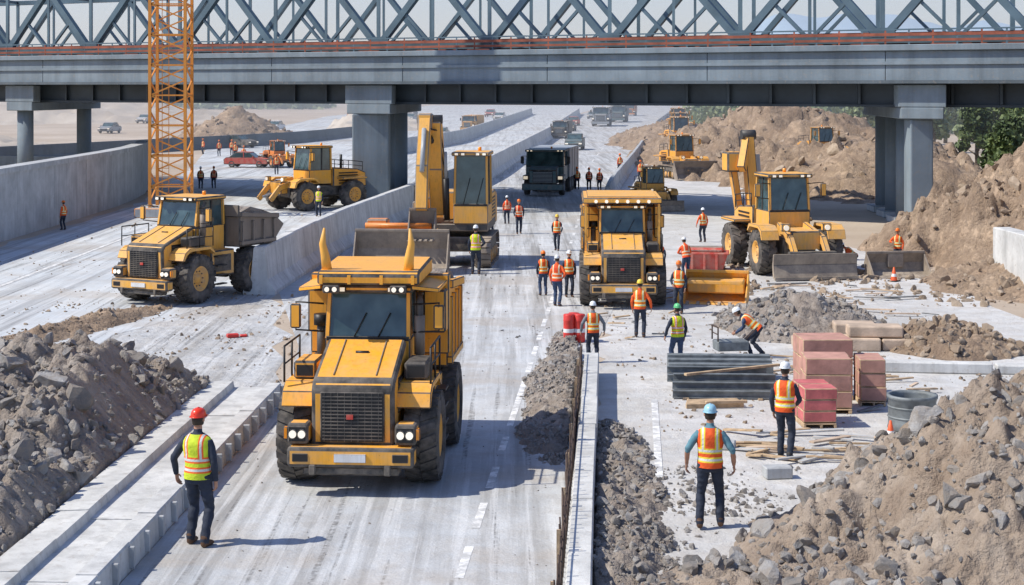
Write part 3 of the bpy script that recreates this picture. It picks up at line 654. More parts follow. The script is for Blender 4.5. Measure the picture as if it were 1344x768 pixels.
def wallrun(name,P,prof,mat,step=3.0,seg_gap=0,caps=True):
    pts=[]
    for i in range(len(P)-1):
        a=Vector((*P[i],0));c=Vector((*P[i+1],0)); n=max(1,int((c-a).length/step))
        for k in range(n): pts.append(a.lerp(c,k/n))
    pts.append(Vector((*P[-1],0)))
    for _ in range(3): pts=[pts[0]]+[(pts[i-1]+pts[i]*2+pts[i+1])/4 for i in range(1,len(pts)-1)]+[pts[-1]]
    b=B(); i=b.mi(mat); n=len(prof)
    def ring(p,t):
        nrm=Vector((t.y,-t.x,0)); return [p+nrm*x+Vector((0,0,z)) for x,z in prof]
    for k in range(len(pts)-1):
        a,c=pts[k],pts[k+1]; t=(c-a).normalized(); a=a+t*seg_gap; 
        r0=ring(a,t if seg_gap else (pts[min(k+1,len(pts)-1)]-pts[max(k-1,0)]).normalized()); r1=ring(c,t if seg_gap else (pts[min(k+2,len(pts)-1)]-pts[k]).normalized())
        if seg_gap:
            jz=random.uniform(-.012,.012); jx=random.uniform(-.012,.012)
            for q in r0+r1: q.z+=jz if q.z>.05 else 0; q.x+=jx
        F=[(q,q+n,(q+1)%n+n,(q+1)%n) for q in range(n-1)]
        if seg_gap or k==0: F.append(tuple(range(n)))
        if seg_gap or k==len(pts)-2: F.append(tuple(reversed(range(n,2*n))))
        b.add(r0+r1,F,mat)
    return b.done(name)
jersey=[(-.38,0),(-.38,.12),(-.2,.45),(-.13,1.38),(-.10,1.42),(.10,1.42),(.13,1.38),(.2,.45),(.38,.12),(.38,0)]
wallrun('median_barrier',[(-8.3,55.0),(-8.1,62),(-7.2,74),(-4.7,98),(-1.9,125),(5.4,230),(17,427)],[(x*1.4,z*1.12) for x,z in jersey],CONL,4,.02)
wallrun('roadside_barrier',[(5.5,97),(6.0,104),(11.6,157),(25.9,299),(40.5,427)],[(x,z*.75) for x,z in jersey],CON,4,.02)
wallrun('carriageway_barrier',[(-12,170),(-6.5,205),(-1.5,300),(5,430)],[(x,z*1.1) for x,z in jersey],CON,5)
wallrun('carriageway_barrier',[(-48,150),(-40,170),(-26,205),(-18,260)],[(x,z) for x,z in jersey],COND,5)
wallrun('retaining_wall',[(-22.6,45),(-22.6,95),(-22.9,107),(-24.6,113)],[(-.5,0),(-.5,3.0),(-.6,3.0),(-.6,3.25),(.2,3.25),(.2,3.0),(.1,3.0),(.1,0)],CON,6,.015)
wallrun('boundary_wall',[(-60,150),(-45,128),(-30,126)],[(-.2,0),(-.2,1.6),(.2,1.6),(.2,0)],CON,5)
wallrun('concrete_kerb',[(-5.75,14),(-5.42,22),(-5.0,36.4)],[(-1.55,0),(-1.55,.42),(-1.05,.44),(-1.02,.30),(-.32,.30),(-.30,.40),(-.02,.40),(.0,.37),(.02,0)],CONL,1.6,.012)
b=B()
for k in range(26):
    y=15+k*.85; x=-5.7+(y-14)*.0335
    b.box(x-.24,x+.09,y,y+.07,.05,.36,CON,.01)
b.done('kerb_formwork_rib')
wallrun('parapet_wall',[(.42,16),(.78,23),(1.75,39.8)],[(-.02,0),(-.02,.46),(0,.5),(.30,.5),(.32,.46),(.32,0)],CONL,2.5,.012)
b=B(); y=17.
while y<39.5:
    x=.46+(y-17)*.058-.12; hh=.75+random.uniform(-.12,.18)
    b.tube([(x,y,0),(x+random.uniform(-.05,.05),y+random.uniform(-.06,.06),hh)],.013,REB,5); y+=.24
for z in (.25,.5,.68): b.tube([(.34,17,z),(.46+(39.5-17)*.058-.12,39.5,z)],.012,REB,5)
y=18
while y<39.5: b.box(.46+(y-17)*.058-.19,.46+(y-17)*.058-.13,y,y+.06,0,.78,WOOD,.005); y+=2.4
b.done('rebar_fence')

# ------------------------------------------------------------------ mounds and rocks
def ico(sub):
    bm=bmesh.new(); bmesh.ops.create_icosphere(bm,subdivisions=sub,radius=1); V=np.array([v.co for v in bm.verts]); F=np.array([[v.index for v in f.verts] for f in bm.faces]); bm.free(); return V,F
ICO={1:ico(1),2:ico(2)}
def rockvar(sub,n=18):
    V0,F=ICO[sub]; out=[]
    for _ in range(n):
        V=V0.copy()
        for _ in range(12 if sub==2 else 7):
            d=np.random.normal(size=3); d/=np.linalg.norm(d); k=np.random.uniform(.35,.75); pr=V@d; V-=np.outer(np.maximum(0,pr-k),d)
        V*=1+np.random.uniform(-.09,.09,(len(V),1)); V*=np.random.uniform(.6,1.35,3)*1.15; out.append(V)
    return out
RV={1:rockvar(1),2:rockvar(2)}
def rockgeo(P,S,big=.09):
    Vs=[];Fs=[];off=0
    for p,s in zip(P,S):
        sub=2 if s>big else 1; V=random.choice(RV[sub]); q=Matrix.Rotation(random.uniform(0,6.3),3,Vector(np.random.normal(size=3)).normalized())
        V=(V@np.array(q).T)*s+np.array(p); Vs.append(V); Fs.append(ICO[sub][1]+off); off+=len(V)
    return np.vstack(Vs),np.vstack(Fs)
def meshobj(name,V,F,mats,midx=None,smooth=None):
    me=bpy.data.meshes.new(name); me.from_pydata([tuple(v) for v in V],[],[tuple(int(x) for x in f) for f in F])
    for m in mats: me.materials.append(m)
    if midx is not None: me.polygons.foreach_set('material_index',midx)
    if smooth is not None: me.polygons.foreach_set('use_smooth',smooth)
    o=bpy.data.objects.new(name,me); scene.collection.objects.link(o); return o
def fr(x,y,s,o=5,seed=0): return noise.fractal(Vector((x*s+seed,y*s,seed*.37)),1.0,2.0,o)
def mound(name,x0,x1,y0,y1,n,m,hf,mats,rocks=(),big=.09,seed=0):
    V=[];F=[]
    for j in range(m+1):
        for i in range(n+1):
            x=x0+(x1-x0)*i/n; y=y0+(y1-y0)*j/m; h=hf(x,y)
            V.append((x,y,h if (0<i<n and 0<j<m) else -.1))
    for j in range(m):
        for i in range(n): a=j*(n+1)+i; F.append((a,a+1,a+n+2,a+n+1))
    V=np.array(V); Vs=[V]; nf=len(F); Q=[tuple(f) for f in F]; P=[];S=[]
    for cnt,s0,s1 in rocks:
        k=0;tr=0
        while k<cnt and tr<cnt*12:
            tr+=1; x=random.uniform(x0,x1);y=random.uniform(y0,y1);h=hf(x,y)
            if h<-.02 : continue
            if fr(x,y,.7,3,17)+random.uniform(-.5,.5)<-.1: continue
            s=s0+(s1-s0)*random.random()**2.5; P.append((x,y,h+s*.05));S.append(s);k+=1
    if P:
        RVv,RF=rockgeo(P,S,big); RF=RF+len(V); Vs.append(RVv); Q+= [tuple(f) for f in RF]
    midx=[0]*nf+[1]*(len(Q)-nf); sm=[True]*nf+[False]*(len(Q)-nf)
    return meshobj(name,np.vstack(Vs),Q,mats,midx,sm)
def dome(cx,cy,rx,ry,H,p=1.0,ns=.35,nsc=.5,seed=1,fine=.06):
    def f(x,y):
        w=fr(x,y,.35,3,seed+9)*.22
        r=math.sqrt(((x-cx)/rx)**2+((y-cy)/ry)**2)+w
        e=1-r
        if e<-.05: return -.1
        h=H*(max(0,e)**p)
        return h*(1+ns*fr(x,y,nsc,5,seed))+fine*fr(x,y,3.5,4,seed)*min(1,max(0,e)*6)-.03
    return f
def kerbclip(f):
    def g(x,y):
        lim=-5.7+(y-14)*.0335-1.6
        if x>lim: return -.1
        return min(f(x,y),.45+(lim-x)*1.1)
    return g
hl=kerbclip(lambda x,y:max(dome(-9.0,31.5,4.3,6.2,2.05,.7,.4,.6,3,.24)(x,y),dome(-8.4,25.0,3.4,5.0,1.25,.8,.35,.7,5,.2)(x,y)))
mound('rubble_heap',-15,-6.0,18,39,200,300,hl,[RUBD,ROCKG],((2600,.02,.07),(1500,.05,.15),(130,.13,.30)))
hr=lambda x,y:max(dome(10.4,24.6,6.7,5.6,3.9,1.1,.28,.5,11,.24)(x,y),dome(4.3,21.6,3.0,2.8,.4,.9,.4,.8,13,.16)(x,y))
mound('rubble_heap',1.6,15,17.5,31,250,250,hr,[RUBB,ROCKG],((3800,.015,.06),(1700,.04,.13),(260,.10,.26)))
hb=lambda x,y:max(dome(24.2,66,8.9,13,8.4,1.05,.35,.18,21,.4)(x,y),dome(18,57,4,5,1.2,.9,.35,.4,22,.2)(x,y))
mound('earth_bank',12,38,50,80,170,190,hb,[DIRT,ROCKB],((1600,.05,.22),(90,.2,.4)),.15)
hc=lambda x,y:max(dome(25,152,12.5,50,5.2,.8,.45,.09,31,.5)(x,y),dome(24,112,8,14,3.0,.8,.4,.15,32,.3)(x,y),dome(19,200,7,36,2.6,.8,.5,.1,33,.4)(x,y))
mound('earth_bank',8,48,94,240,150,260,hc,[DIRT,ROCKB],((900,.1,.45),),.3)
mound('stone_pile',5.3,10.5,43.8,51,80,90,dome(8.1,47.6,2.7,3.4,1.0,.8,.4,.9,41,.12),[RUBD,ROCKG],((900,.03,.14),),.08)
mound('stone_pile',9.6,13.6,41.5,47,60,70,dome(11.4,44.0,1.9,2.4,.8,.8,.4,.9,43,.1),[DIRT,ROCKB],((350,.04,.2),),.08)
mound('stone_pile',-12.3,-8.4,35.2,40,40,50,dome(-10.8,37.6,1.6,1.6,.6,.8,.4,.9,44,.1),[RUBD,ROCKG],((200,.04,.22),),.08)
mound('stone_pile',-16,-10,40,52,60,90,lambda x,y:dome(-12.6+(y-46)*.3,46,1.0,7,.35,.8,.5,.7,45,.1)(x,y),[DIRT,ROCKB],((450,.02,.1),),.08)
mound('earth_mound',-46,-26,205,235,50,50,dome(-36,220,8,11,4.0,.8,.4,.2,51,.3),[DIRT,ROCKB],((100,.2,.5),),.3)
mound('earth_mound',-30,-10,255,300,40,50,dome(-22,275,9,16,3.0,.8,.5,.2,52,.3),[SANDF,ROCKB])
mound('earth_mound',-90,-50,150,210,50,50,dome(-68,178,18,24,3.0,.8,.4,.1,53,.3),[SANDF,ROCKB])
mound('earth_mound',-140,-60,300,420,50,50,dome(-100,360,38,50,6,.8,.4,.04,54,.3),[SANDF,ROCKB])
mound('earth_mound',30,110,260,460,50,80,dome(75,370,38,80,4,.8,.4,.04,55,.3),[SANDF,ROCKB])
mound('gravel_strip',-.1,1.7,27,47,50,300,lambda x,y:dome(.42+(y-23)*.058-.05,38,.95,9.5,.36,.7,.5,1.6,61,.12)(x,y) if x<(.78+(y-23)*.0578-.22 if y<39.8 else 9) else -.1,[RUBD,ROCKG],((2200,.015,.06),(160,.05,.10)),.05)
mound('gravel_strip',1.0,3.2,19,37,50,240,lambda x,y:dome(1.35+(y-23)*.058,25.5,.95,10,.30,.8,.5,1.2,63,.14)(x,y) if x>1.12+(y-23)*.0578 else -.1,[RUBD,ROCKG],((1500,.02,.08),(160,.06,.14)),.06)
def scatter(name,reg,n,s0,s1,mat,big=.09,ok=None):
    P=[];S=[]
    while len(P)<n:
        x=random.uniform(reg[0],reg[1]);y=random.uniform(reg[2],reg[3])
        if ok and not ok(x,y): continue
        if fr(x,y,.45,3,5)+random.uniform(-.35,.35)<.05: continue
        s=s0+(s1-s0)*random.random()**3; P.append((x,y,.010+s*.1));S.append(s)
    V,F=rockgeo(P,S,big); meshobj(name,V,F,[mat])
scatter('loose_gravel',(1.2,5.2,19,30),1700,.012,.08,ROCKG,.05,lambda x,y:x>.78+(y-23)*.058+.4)
scatter('loose_gravel',(1.7,13,33,52),750,.012,.07,ROCKB,.05,lambda x,y:x>2.3+(y-33)*.03)
scatter('loose_gravel',(-15,-5.2,36,56),700,.015,.08,ROCKB,.05)
scatter('loose_gravel',(7.5,16,52,66),700,.03,.2,ROCKB,.1)
scatter('loose_gravel',(-5,.6,18,50),450,.008,.03,ROCKG,.05)
scatter('loose_gravel',(-3,5,44,75),300,.02,.06,ROCKG,.05)
scatter('loose_gravel',(-20,-8,40,90),300,.02,.08,ROCKB,.07)

# ------------------------------------------------------------------ site props
def blockstack(name,x0,x1,y0,y1,h,rows,mat,nx=3,ny=2,rot=0):
    b=B(); cx,cy=(x0+x1)/2,(y0+y1)/2; w,d=(x1-x0),(y1-y0)
    for q in (0,.5,.92): b.box(-w/2+w*q,-w/2+w*q+.08*w,-d/2,d/2,0,.07,WOOD,.01)
    b.box(-w/2,w/2,-d/2,d/2,.07,.1,WOOD,.01); dz=(h-.12)/rows
    for r in range(rows):
        for i in range(nx):
            for j in range(ny):
                jx,jy=random.uniform(-.02,.02),random.uniform(-.02,.02)
                b.box(-w/2+w*i/nx+.004+jx,-w/2+w*(i+1)/nx-.004+jx,-d/2+d*j/ny+.004+jy,-d/2+d*(j+1)/ny-.004+jy,.12+dz*r,.12+dz*(r+1)-.008,mat,.015,2)
    b.done(name,(cx,cy,.01),rot)
blockstack('block_pallet',5.78,6.45,33.4,34.5,.80,3,BRKR,1,2,3)
blockstack('block_pallet',6.15,7.1,34.9,35.9,1.15,3,BRK,1,2,-2)
blockstack('block_pallet',6.3,7.4,36.4,37.5,1.32,3,BRK,1,2,2)
blockstack('block_pallet',7.45,8.0,35.7,36.7,1.0,3,BRK,1,2,-4)
b=B(); b.lathe((0,0,0),[(.0,.001),(.0,.45),(.05,.49),(.12,.47),(.62,.47),(.64,.5),(.70,.5),(.70,.44),(.64,.43),(.08,.42),(.08,.001)],GRYM,'z',36)
for z in (.25,.45): b.lathe((0,0,z),[(0,.47),(.01,.485),(.03,.485),(.04,.47)],GRYM,'z',36)
b.done('manhole_ring',(7.95,33.3,.01))
def cone(x,y,h=.45):
    b=B(); b.box(-.2,.2,-.2,.2,0,.04,BLK,.01); b.lathe((0,0,.04),[(0,.15),(.16,.115)],CONEO,'z',18); b.lathe((0,0,.20),[(0,.115),(.12,.088)],PLWH,'z',18); b.lathe((0,0,.32),[(0,.088),(.27,.03),(.28,.001)],CONEO,'z',18); b.done('traffic_cone',(x,y,.012),random.uniform(0,90),h/.6)
cone(7.25,32.1,.42); cone(12.2,60.0,.55); cone(6.9,57.5,.5); cone(-7.5,84,.6); cone(13.4,58.8,.5)
b=B()
for x,y,z in ((0,0,0),(.28,.02,0),(.14,.26,0)):
    b.lathe((x,y,z),[(0,.001),(0,.135),(.02,.15),(.2,.15),(.22,.157),(.24,.15),(.27,.15)],PLRED,'z',18); b.lathe((x,y,z+.27),[(0,.15),(.1,.15)],PLWH,'z',18); b.lathe((x,y,z+.37),[(0,.15),(.2,.15),(.22,.157),(.24,.15),(.36,.15),(.38,.14),(.38,.001)],PLRED,'z',18)
b.done('barrel_group',(1.52,44.7,.012))
b=B()
for k in range(9):
    yy=-.9+k*.32; z=.02+(k%3)*.13; e=random.uniform(-.12,.12)
    b.box(-1.15+e,1.1+e,yy,yy+.12,.0+z,.02+z,GRYM,.0); b.box(-1.15+e,1.1+e,yy+.05,yy+.07,.02+z,.14+z,GRYM,0); b.box(-1.15+e,1.1+e,yy,yy+.12,.14+z,.16+z,GRYM,0)
for k in range(3): b.box(-1.2,1.2,1.2+k*.35,1.45+k*.35,.1,.42+.05*k,GRYM,.01)
for x in (-.9,.7): b.box(x-.05,x+.05,-1.0,2.2,-.0,.03,WOOD,0)
b.beam((-.9,-.4,.45),(1.3,.9,.47),.1,.05,WOOD)
b.done('steel_beam_stack',(4.75,37.4,.012),-3)
b=B()
for k in range(6): b.box(-.7+.03*k,.55,-.25+.1*k,-.17+.1*k,.0+.001*k,.09,WOOD,.005)
b.box(-.3,.6,-.35,-.27,.1,.16,WOOD,.005); b.done('timber_stack',(4.35,35.8,.012),8)
def debris(name,reg,n,mats,L=(.3,1.1)):
    b=B()
    for k in range(n):
        x=random.uniform(reg[0],reg[1]);y=random.uniform(reg[2],reg[3]);l=random.uniform(*L);w=random.uniform(.05,.14);a=random.uniform(-.7,.7); z=.02+random.random()*.06
        d=Vector((math.cos(a)*l/2,math.sin(a)*l/2,random.uniform(-.02,.05))); p=Vector((x,y,z+.03)); b.beam(p-d,p+d,w,.035,random.choice(mats),.004)
    b.done(name)
debris('timber_offcuts',(4.2,7.4,30.3,33.0),34,[WOOD,WOOD,CON,SLAB]); debris('timber_offcuts',(5.9,9,38,43),26,[WOOD,GRYM,SLAB],(.3,1.2)); debris('timber_offcuts',(8,12.5,44,58),40,[WOOD,GRYM,SLAB],(.3,1.6)); debris('timber_offcuts',(2.3,5.5,45,60),14,[WOOD,GRYM],(.2,.6)); debris('timber_offcuts',(7.5,9.5,34,38),14,[WOOD,SLAB,GRYM],(.2,.8))
b=B(); b.box(-.24,.24,-.15,.15,0,.2,CON,.02); b.done('concrete_block',(4.62,29.2,.012),8)
b=B(); b.box(-.2,.2,-.12,.12,0,.16,CON,.02); b.done('concrete_block',(4.0,31.5,.012),-12)
b=B()
for x0,y0,w,d,z,h in ((0,0,1.3,.9,0,.32),(1.35,.1,1.1,.8,0,.3),(.5,.2,1.4,.7,.33,.28),(-.9,.5,.8,.6,0,.25),(.3,1.4,1.1,.8,0,.5),(1.7,1.5,.9,.7,0,.3)):
    b.box(x0,x0+w,y0,y0+d,z,z+h,SLAB,.04,2)
b.done('stone_slab_stack',(8.2,43.2,.012),-4)
b=B(); b.box(0,2.8,0,.35,0,.26,CONL,.03); b.box(2.9,4.2,.05,.4,0,.22,CONL,.03); b.done('kerb_stone',(8.6,40.0,.01),-7)
b=B(); b.box(-.3,.3,-1.6,2.2,0,2.0,CONL,.03); b.done('concrete_panel',(16.95,55.6,0),2)
b=B(); b.bucket(.5,.0,2.0,.95,1.1,YEL); b.box(-.9,.9,-.1,.4,.3,.75,YEL,.04); b.box(-1.15,-1.0,-.7,.5,0,.6,YEL,.02); b.beam((-.9,-.6,.7),(.9,-.6,.7),.1,.1,YEL,.01); b.done('excavator_bucket',(6.45,53.0,.01),-14)
b=B(); b.hexa([(-.75,-.5,0),(.75,-.5,0),(.75,.5,0),(-.75,.5,0),(-.95,-.65,.7),(.95,-.65,.7),(.95,.65,.7),(-.95,.65,.7)],REDP,.03); b.box(-1,1,-.7,.7,.68,.76,REDP,.02); b.box(-.8,.8,-.5,.5,.7,.95,RUBD,.1)
for x in (-.5,0,.5): b.box(x-.05,x+.05,-.70,-.55,.05,.7,REDP,.01)
b.done('red_skip',(7.2,62.6,.01),-8,.9)
b=B(); b.bucket(.5,0,2.2,.85,1.0,STEEL); b.box(-.3,.3,.3,.7,.3,.8,STEEL,.03); b.done('loader_bucket',(13.9,60.2,.01),8)
b=B(); b.box(-.16,.16,-.1,.1,0,.1,PLRED,.02); b.box(.2,.4,-.05,.1,0,.06,PLRED,.02); b.done('fuel_can',(-7.6,45.6,.01),20)
b=B(); b.tube([(0,0,0),(0,0,1.2)],.05,CONEO,8); b.lathe((0,0,.6),[(0,.052),(.15,.052)],PLWH,'z',10); b.done('marker_post',(12.6,66,.0))
b=B(); b.box(-.4,.4,-.25,.25,.25,.5,GRYM,.03); rail(b,[(-.4,-.25,.5),(-.4,.25,.5)],.35,REB); b.wheel(-.3,-.28,.12,.08,SILV,0); b.wheel(.3,-.28,.12,.08,SILV,0); b.tube([(.4,0,.5),(.7,0,.8)],.02,REB,6); b.done('plate_compactor',(5.45,41.8,.012),10)

# ------------------------------------------------------------------ bridge
def S(t,w,z): return (t+.08*w,92-.57*t+w,z)
def sbox(b,t0,t1,w0,w1,z0,z1,mat,bev=0): b.hexa([S(t0,w0,z0),S(t1,w0,z0),S(t1,w1,z0),S(t0,w1,z0),S(t0,w0,z1),S(t1,w0,z1),S(t1,w1,z1),S(t0,w1,z1)],mat,bev)
T0,T1=-78,58; WD=12
b=B()
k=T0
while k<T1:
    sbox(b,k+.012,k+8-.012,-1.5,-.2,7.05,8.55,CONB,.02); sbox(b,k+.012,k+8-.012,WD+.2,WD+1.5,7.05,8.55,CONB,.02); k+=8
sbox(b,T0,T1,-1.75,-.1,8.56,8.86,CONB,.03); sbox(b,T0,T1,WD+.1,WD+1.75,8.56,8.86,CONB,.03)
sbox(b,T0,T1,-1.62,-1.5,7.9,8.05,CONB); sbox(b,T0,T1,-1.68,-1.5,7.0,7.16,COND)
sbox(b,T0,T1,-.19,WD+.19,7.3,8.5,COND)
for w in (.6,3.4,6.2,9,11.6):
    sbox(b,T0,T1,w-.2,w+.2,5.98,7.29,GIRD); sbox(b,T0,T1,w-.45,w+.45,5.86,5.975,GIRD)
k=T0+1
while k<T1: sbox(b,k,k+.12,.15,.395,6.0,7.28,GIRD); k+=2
for w in (-1.2,WD+1.0):
    sbox(b,T0,T1,w,w+.10,9.28,9.42,RUST); sbox(b,T0,T1,w,w+.08,9.02,9.14,RUST); sbox(b,T0,T1,w,w+.08,9.55,9.62,TRS)
    k=T0
    while k<T1: sbox(b,k,k+.07,w+.01,w+.07,8.86,9.58,RUST if k%2<1 else TRS); k+=1.0
sbox(b,T0,T1,.2,.7,8.86,9.5,RUST)
def truss(w,zb,zt,P,ph,th):
    sbox(b,T0,T1,w-.22,w+.22,zb,zb+.34,TRS); sbox(b,T0,T1,w-.2,w+.2,zt,zt+.32,TRS)
    k=T0+ph; 
    while k<T1:
        b.beam(S(k,w,zb+.17),S(k+P/2,w,zt+.16),.34,th,TRS); b.beam(S(k+P/2,w,zt+.16),S(k+P,w,zb+.17),.34,th,TRS)
        sbox(b,k-.1,k+.1,w-.12,w+.12,zb+.3,zt,TRS); sbox(b,k+P/2-.07,k+P/2+.07,w-.1,w+.1,zb+.3,zt,TRS)
        b.beam(S(k+P*.25,w,(zb+zt)/2),S(k+P/2,w,zb+.2),.16,.16,TRS)
        b.beam(S(k+P*.75,w,(zb+zt)/2),S(k+P/2,w,zb+.2),.16,.16,TRS)
        for q in (k,): sbox(b,q-.5,q+.5,w-.24,w+.24,zb+.3,zb+.75,TRS)
        k+=P
truss(-.45,8.95,13.0,6.4,0,.36); truss(WD+.45,8.95,13.0,6.4,1.4,.30)
k=T0
while k<T1: b.beam(S(k,-.45,13.2),S(k+1.4,WD+.45,13.2),.2,.2,TRS); k+=6.4
b.done('truss_bridge')
def pier(t0,cw,capw,ws,first):
    b=B()
    for i,w in enumerate(ws):
        x,y,_=S(t0,w,0)
        if i==0 and first: b.box(x-cw/2,x+cw/2,y-.7,y+.7,0,5.3,CONB,.08,2)
        else: b.tube([(x,y,0),(x,y,5.3)],.52,CONB,20)
        b.box(x-cw/2-.25,x+cw/2+.25,y-.95,y+.95,0,.35,CON,.03)
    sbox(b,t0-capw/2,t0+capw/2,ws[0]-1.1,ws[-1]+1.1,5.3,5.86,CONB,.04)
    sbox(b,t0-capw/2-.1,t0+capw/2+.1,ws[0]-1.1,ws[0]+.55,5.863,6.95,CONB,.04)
    b.done('bridge_pier')
pier(-8.1,2.1,2.6,(0,5.5,11),True); pier(19.6,1.1,1.8,(0,3.8,7.6,11.4),True); pier(-32,1.0,2.0,(0,11.5),False); pier(45,1.1,1.8,(0,5.5,11),True); pier(-56,1.0,2.0,(0,11.5),False)

# tower crane
b=B(); w=.93; z=0
while z<24:
    for sx,sy in ((-w,-w),(w,-w),(w,w),(-w,w)): b.beam((sx,sy,z),(sx,sy,z+1.6),.15,.15,CRN)
    c=[(-w,-w),(w,-w),(w,w),(-w,w)]
    for i in range(4):
        a,d=c[i],c[(i+1)%4]; b.beam((*a,z),(*d,z),.07,.07,CRN); b.beam((*a,z),(*d,z+.8),.07,.07,CRN); b.beam((*d,z+.8),(*a,z+1.6),.07,.07,CRN)
    b.beam((-.3,-w+.1,z),(-.3,-w+.1,z+1.6),.03,.03,CRN); b.beam((.05,-w+.1,z),(.05,-w+.1,z+1.6),.03,.03,CRN)
    for q in range(5): b.beam((-.3,-w+.1,z+.32*q),(.05,-w+.1,z+.32*q),.025,.025,CRN)
    z+=1.6
b.box(-1.6,1.6,-1.6,1.6,0,.5,CON,.04); b.box(-1.1,1.1,-1.1,1.1,24,25,CRN,.05); b.box(.9,2.2,-.9,.7,24.2,26.4,WHT,.05)
for s in (-.5,.5):
    b.beam((0,s,25.5),(-24,s,25.5),.12,.12,CRN); b.beam((0,s,25.5),(7,s,25.5),.12,.12,CRN)
b.beam((0,0,27),(-24,0,26.6),.14,.14,CRN); b.beam((0,0,25),(0,0,30),.3,.3,CRN); b.tube([(0,0,30),(-20,0,26.7)],.04,BLK,5); b.tube([(0,0,30),(7,0,25.6)],.04,BLK,5)
k=0
while k<24:
    for s in (-.5,.5): b.beam((-k,s,25.5),(-k-.8,0,26.8),.06,.06,CRN); b.beam((-k-.8,0,26.8),(-k-1.6,s,25.5),.06,.06,CRN)
    k+=1.6
b.box(5.5,7,-.7,.7,24.2,25.4,CON,.05)
b.done('tower_crane',(-18.1,89,0),0)

# ------------------------------------------------------------------ vegetation, hills
def leaves(P,size):
    n=len(P); P=np.array(P); u=np.random.normal(size=(n,3)); u/=np.linalg.norm(u,axis=1)[:,None]; r=np.random.normal(size=(n,3)); v=np.cross(u,r); v/=np.linalg.norm(v,axis=1)[:,None]
    s=size*np.random.uniform(.6,1.3,(n,1)); V=np.stack([P-u*s-v*s*.6,P+u*s-v*s*.6,P+u*s+v*s*.6,P-u*s+v*s*.6],1).reshape(-1,3); F=np.arange(4*n).reshape(-1,4); return V,F
def tree(name,x,y,h,mat,n=1800,lf=.16):
    b=B(); b.tube([(0,0,0),(.1,0,h*.25),(0,.1,h*.55),(.1,.1,h*.85)],[h*.035,h*.028,h*.018,h*.005],BARK,8); cl=[]
    for k in range(9):
        a=k*2.4+random.random(); z=h*(.25+.06*k); r=h*.26*(1-.06*k)*random.uniform(.8,1.2); e=(math.cos(a)*r,math.sin(a)*r,z+h*.12); b.tube([(0,0,z-.1),(e[0]*.5,e[1]*.5,z+h*.05),e],[h*.014,h*.009,h*.003],BARK,5); cl.append((e,h*random.uniform(.10,.18)))
    cl.append(((0,0,h*.9),h*.13)); cl.append(((.1,.1,h*.65),h*.18)); P=[]
    for i in range(n):
        c,r=random.choice(cl); d=Vector(np.random.normal(size=3)).normalized()*r*random.random()**.4; P.append((c[0]+d.x,c[1]+d.y,c[2]+d.z*.8))
    V,F=leaves(P,lf); b.add([tuple(v) for v in V],[tuple(int(q) for q in f) for f in F],mat); b.done(name,(x,y,0),random.uniform(0,360),1,fix=False)
for x,y,h in ((39,128,6.5),(42.5,134,7.5),(46.5,130,6.5),(48,142,8),(36.5,122,5),(53,150,9),(41,118,5.2),(57,140,8),(37.5,135,5.6),(34.6,118,4.4),(33,112,4.0),(44,150,7)): tree('broadleaf_tree',x,y,h,LEAF)
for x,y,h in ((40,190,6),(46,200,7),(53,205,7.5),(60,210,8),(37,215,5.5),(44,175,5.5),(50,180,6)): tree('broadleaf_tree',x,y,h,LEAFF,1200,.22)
P=[]
for k in range(20000):
    a=random.random(); x=30+a*78; y=235+random.uniform(0,65)+a*20; top=3.0+2.4*fr(x,y,.08,3,3)+1.8
    P.append((x,y,.3+random.random()*max(1,top)))
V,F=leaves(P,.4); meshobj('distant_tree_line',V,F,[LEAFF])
P=[]
for k in range(9000):
    x=random.uniform(-420,-60); y=520+random.uniform(0,60); P.append((x,y,random.random()*(4+3*fr(x,y,.03,3,3))))
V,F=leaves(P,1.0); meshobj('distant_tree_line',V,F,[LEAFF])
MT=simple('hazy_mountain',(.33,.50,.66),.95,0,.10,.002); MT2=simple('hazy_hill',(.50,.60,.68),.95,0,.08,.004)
def ridge(name,x0,x1,y0,H,mat,seed,sc):
    V=[];F=[];n=160
    for i in range(n+1):
        x=x0+(x1-x0)*i/n; e=math.sin(math.pi*i/n)**.5; h=H(x)*e*(1+.45*noise.fractal(Vector((x*sc,seed,0)),1.0,2.0,6))
        for j,(dy,k) in enumerate(((0,0),(200,.35),(420,.7),(650,1),(1100,.4))): V.append((x,y0+dy,-5+h*k*(1+.12*noise.noise(Vector((x*sc*5,j,seed))))))
    for i in range(n):
        for j in range(4): a=i*5+j; F.append((a,a+5,a+6,a+1))
    meshobj(name,V,F,[mat],None,[True]*len(F))
ridge('mountain_range',150,4200,4200,lambda x:120+170*min(1,max(0,(x-150)/600)),MT,3.3,.0011)
ridge('mountain_range',-4500,900,4600,lambda x:95,MT2,8.3,.0009)

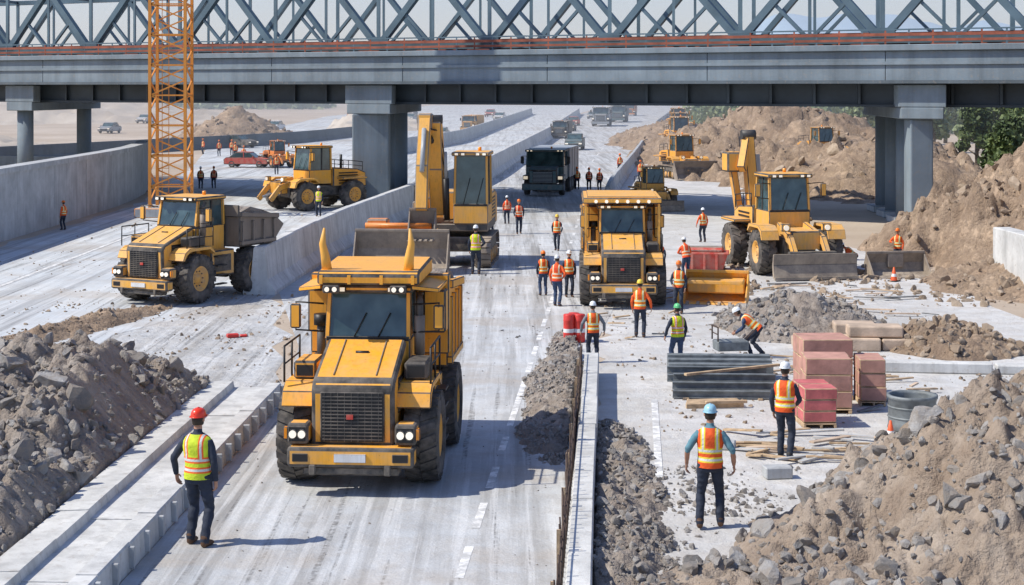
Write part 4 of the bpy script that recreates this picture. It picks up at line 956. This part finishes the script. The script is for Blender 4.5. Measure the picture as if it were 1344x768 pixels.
# thin dust haze hanging over the far part of the site (real homogeneous air volume)
m=bpy.data.materials.new('dust_haze'); m.use_nodes=True; nt=m.node_tree; nt.nodes.clear()
vo=nt.nodes.new('ShaderNodeVolumeScatter'); vo.inputs['Color'].default_value=(.90,.95,1,1); vo.inputs['Density'].default_value=.0016; vo.inputs['Anisotropy'].default_value=.2
ou=nt.nodes.new('ShaderNodeOutputMaterial'); nt.links.new(vo.outputs[0],ou.inputs['Volume'])
b=B(); b.box(-320,320,112,720,-1,45,m,0); b.done('haze')

# ------------------------------------------------------------------ light, sky, camera
el=R(48); L=Vector((math.cos(el)*.985,math.cos(el)*.17,-math.sin(el)))
sd=bpy.data.lights.new('sun','SUN'); sd.energy=5.0; sd.angle=R(.5); sd.color=(1,.94,.83); so=bpy.data.objects.new('sun',sd); scene.collection.objects.link(so); so.rotation_euler=L.to_track_quat('-Z','Y').to_euler(); so.location=(-20,0,40)
w=bpy.data.worlds.new('World'); scene.world=w; w.use_nodes=True; nt=w.node_tree; bg=nt.nodes['Background']; sk=nt.nodes.new('ShaderNodeTexSky'); sk.sky_type='NISHITA'; sk.sun_disc=False
sk.sun_elevation=el; sk.sun_rotation=math.atan2(-L.x,-L.y); sk.air_density=1.0; sk.dust_density=.4; sk.ozone_density=2.0
mx=nt.nodes.new('ShaderNodeMix'); mx.data_type='RGBA'; mx.blend_type='MULTIPLY'; mx.inputs[0].default_value=1; mx.inputs[7].default_value=(1.0,.97,1.10,1)
nt.links.new(sk.outputs[0],mx.inputs[6]); nt.links.new(mx.outputs[2],bg.inputs[0]); bg.inputs[1].default_value=.15
cd=bpy.data.cameras.new('camera'); co=bpy.data.objects.new('camera',cd); scene.collection.objects.link(co); co.location=(0,0,6.8); co.rotation_euler=(R(90),0,0); cd.lens=58.93; cd.sensor_width=36; cd.shift_y=-.2; cd.clip_end=12000; cd.clip_start=.5
scene.camera=co
scene.view_settings.view_transform='Standard'; scene.view_settings.look='None'; scene.view_settings.exposure=0
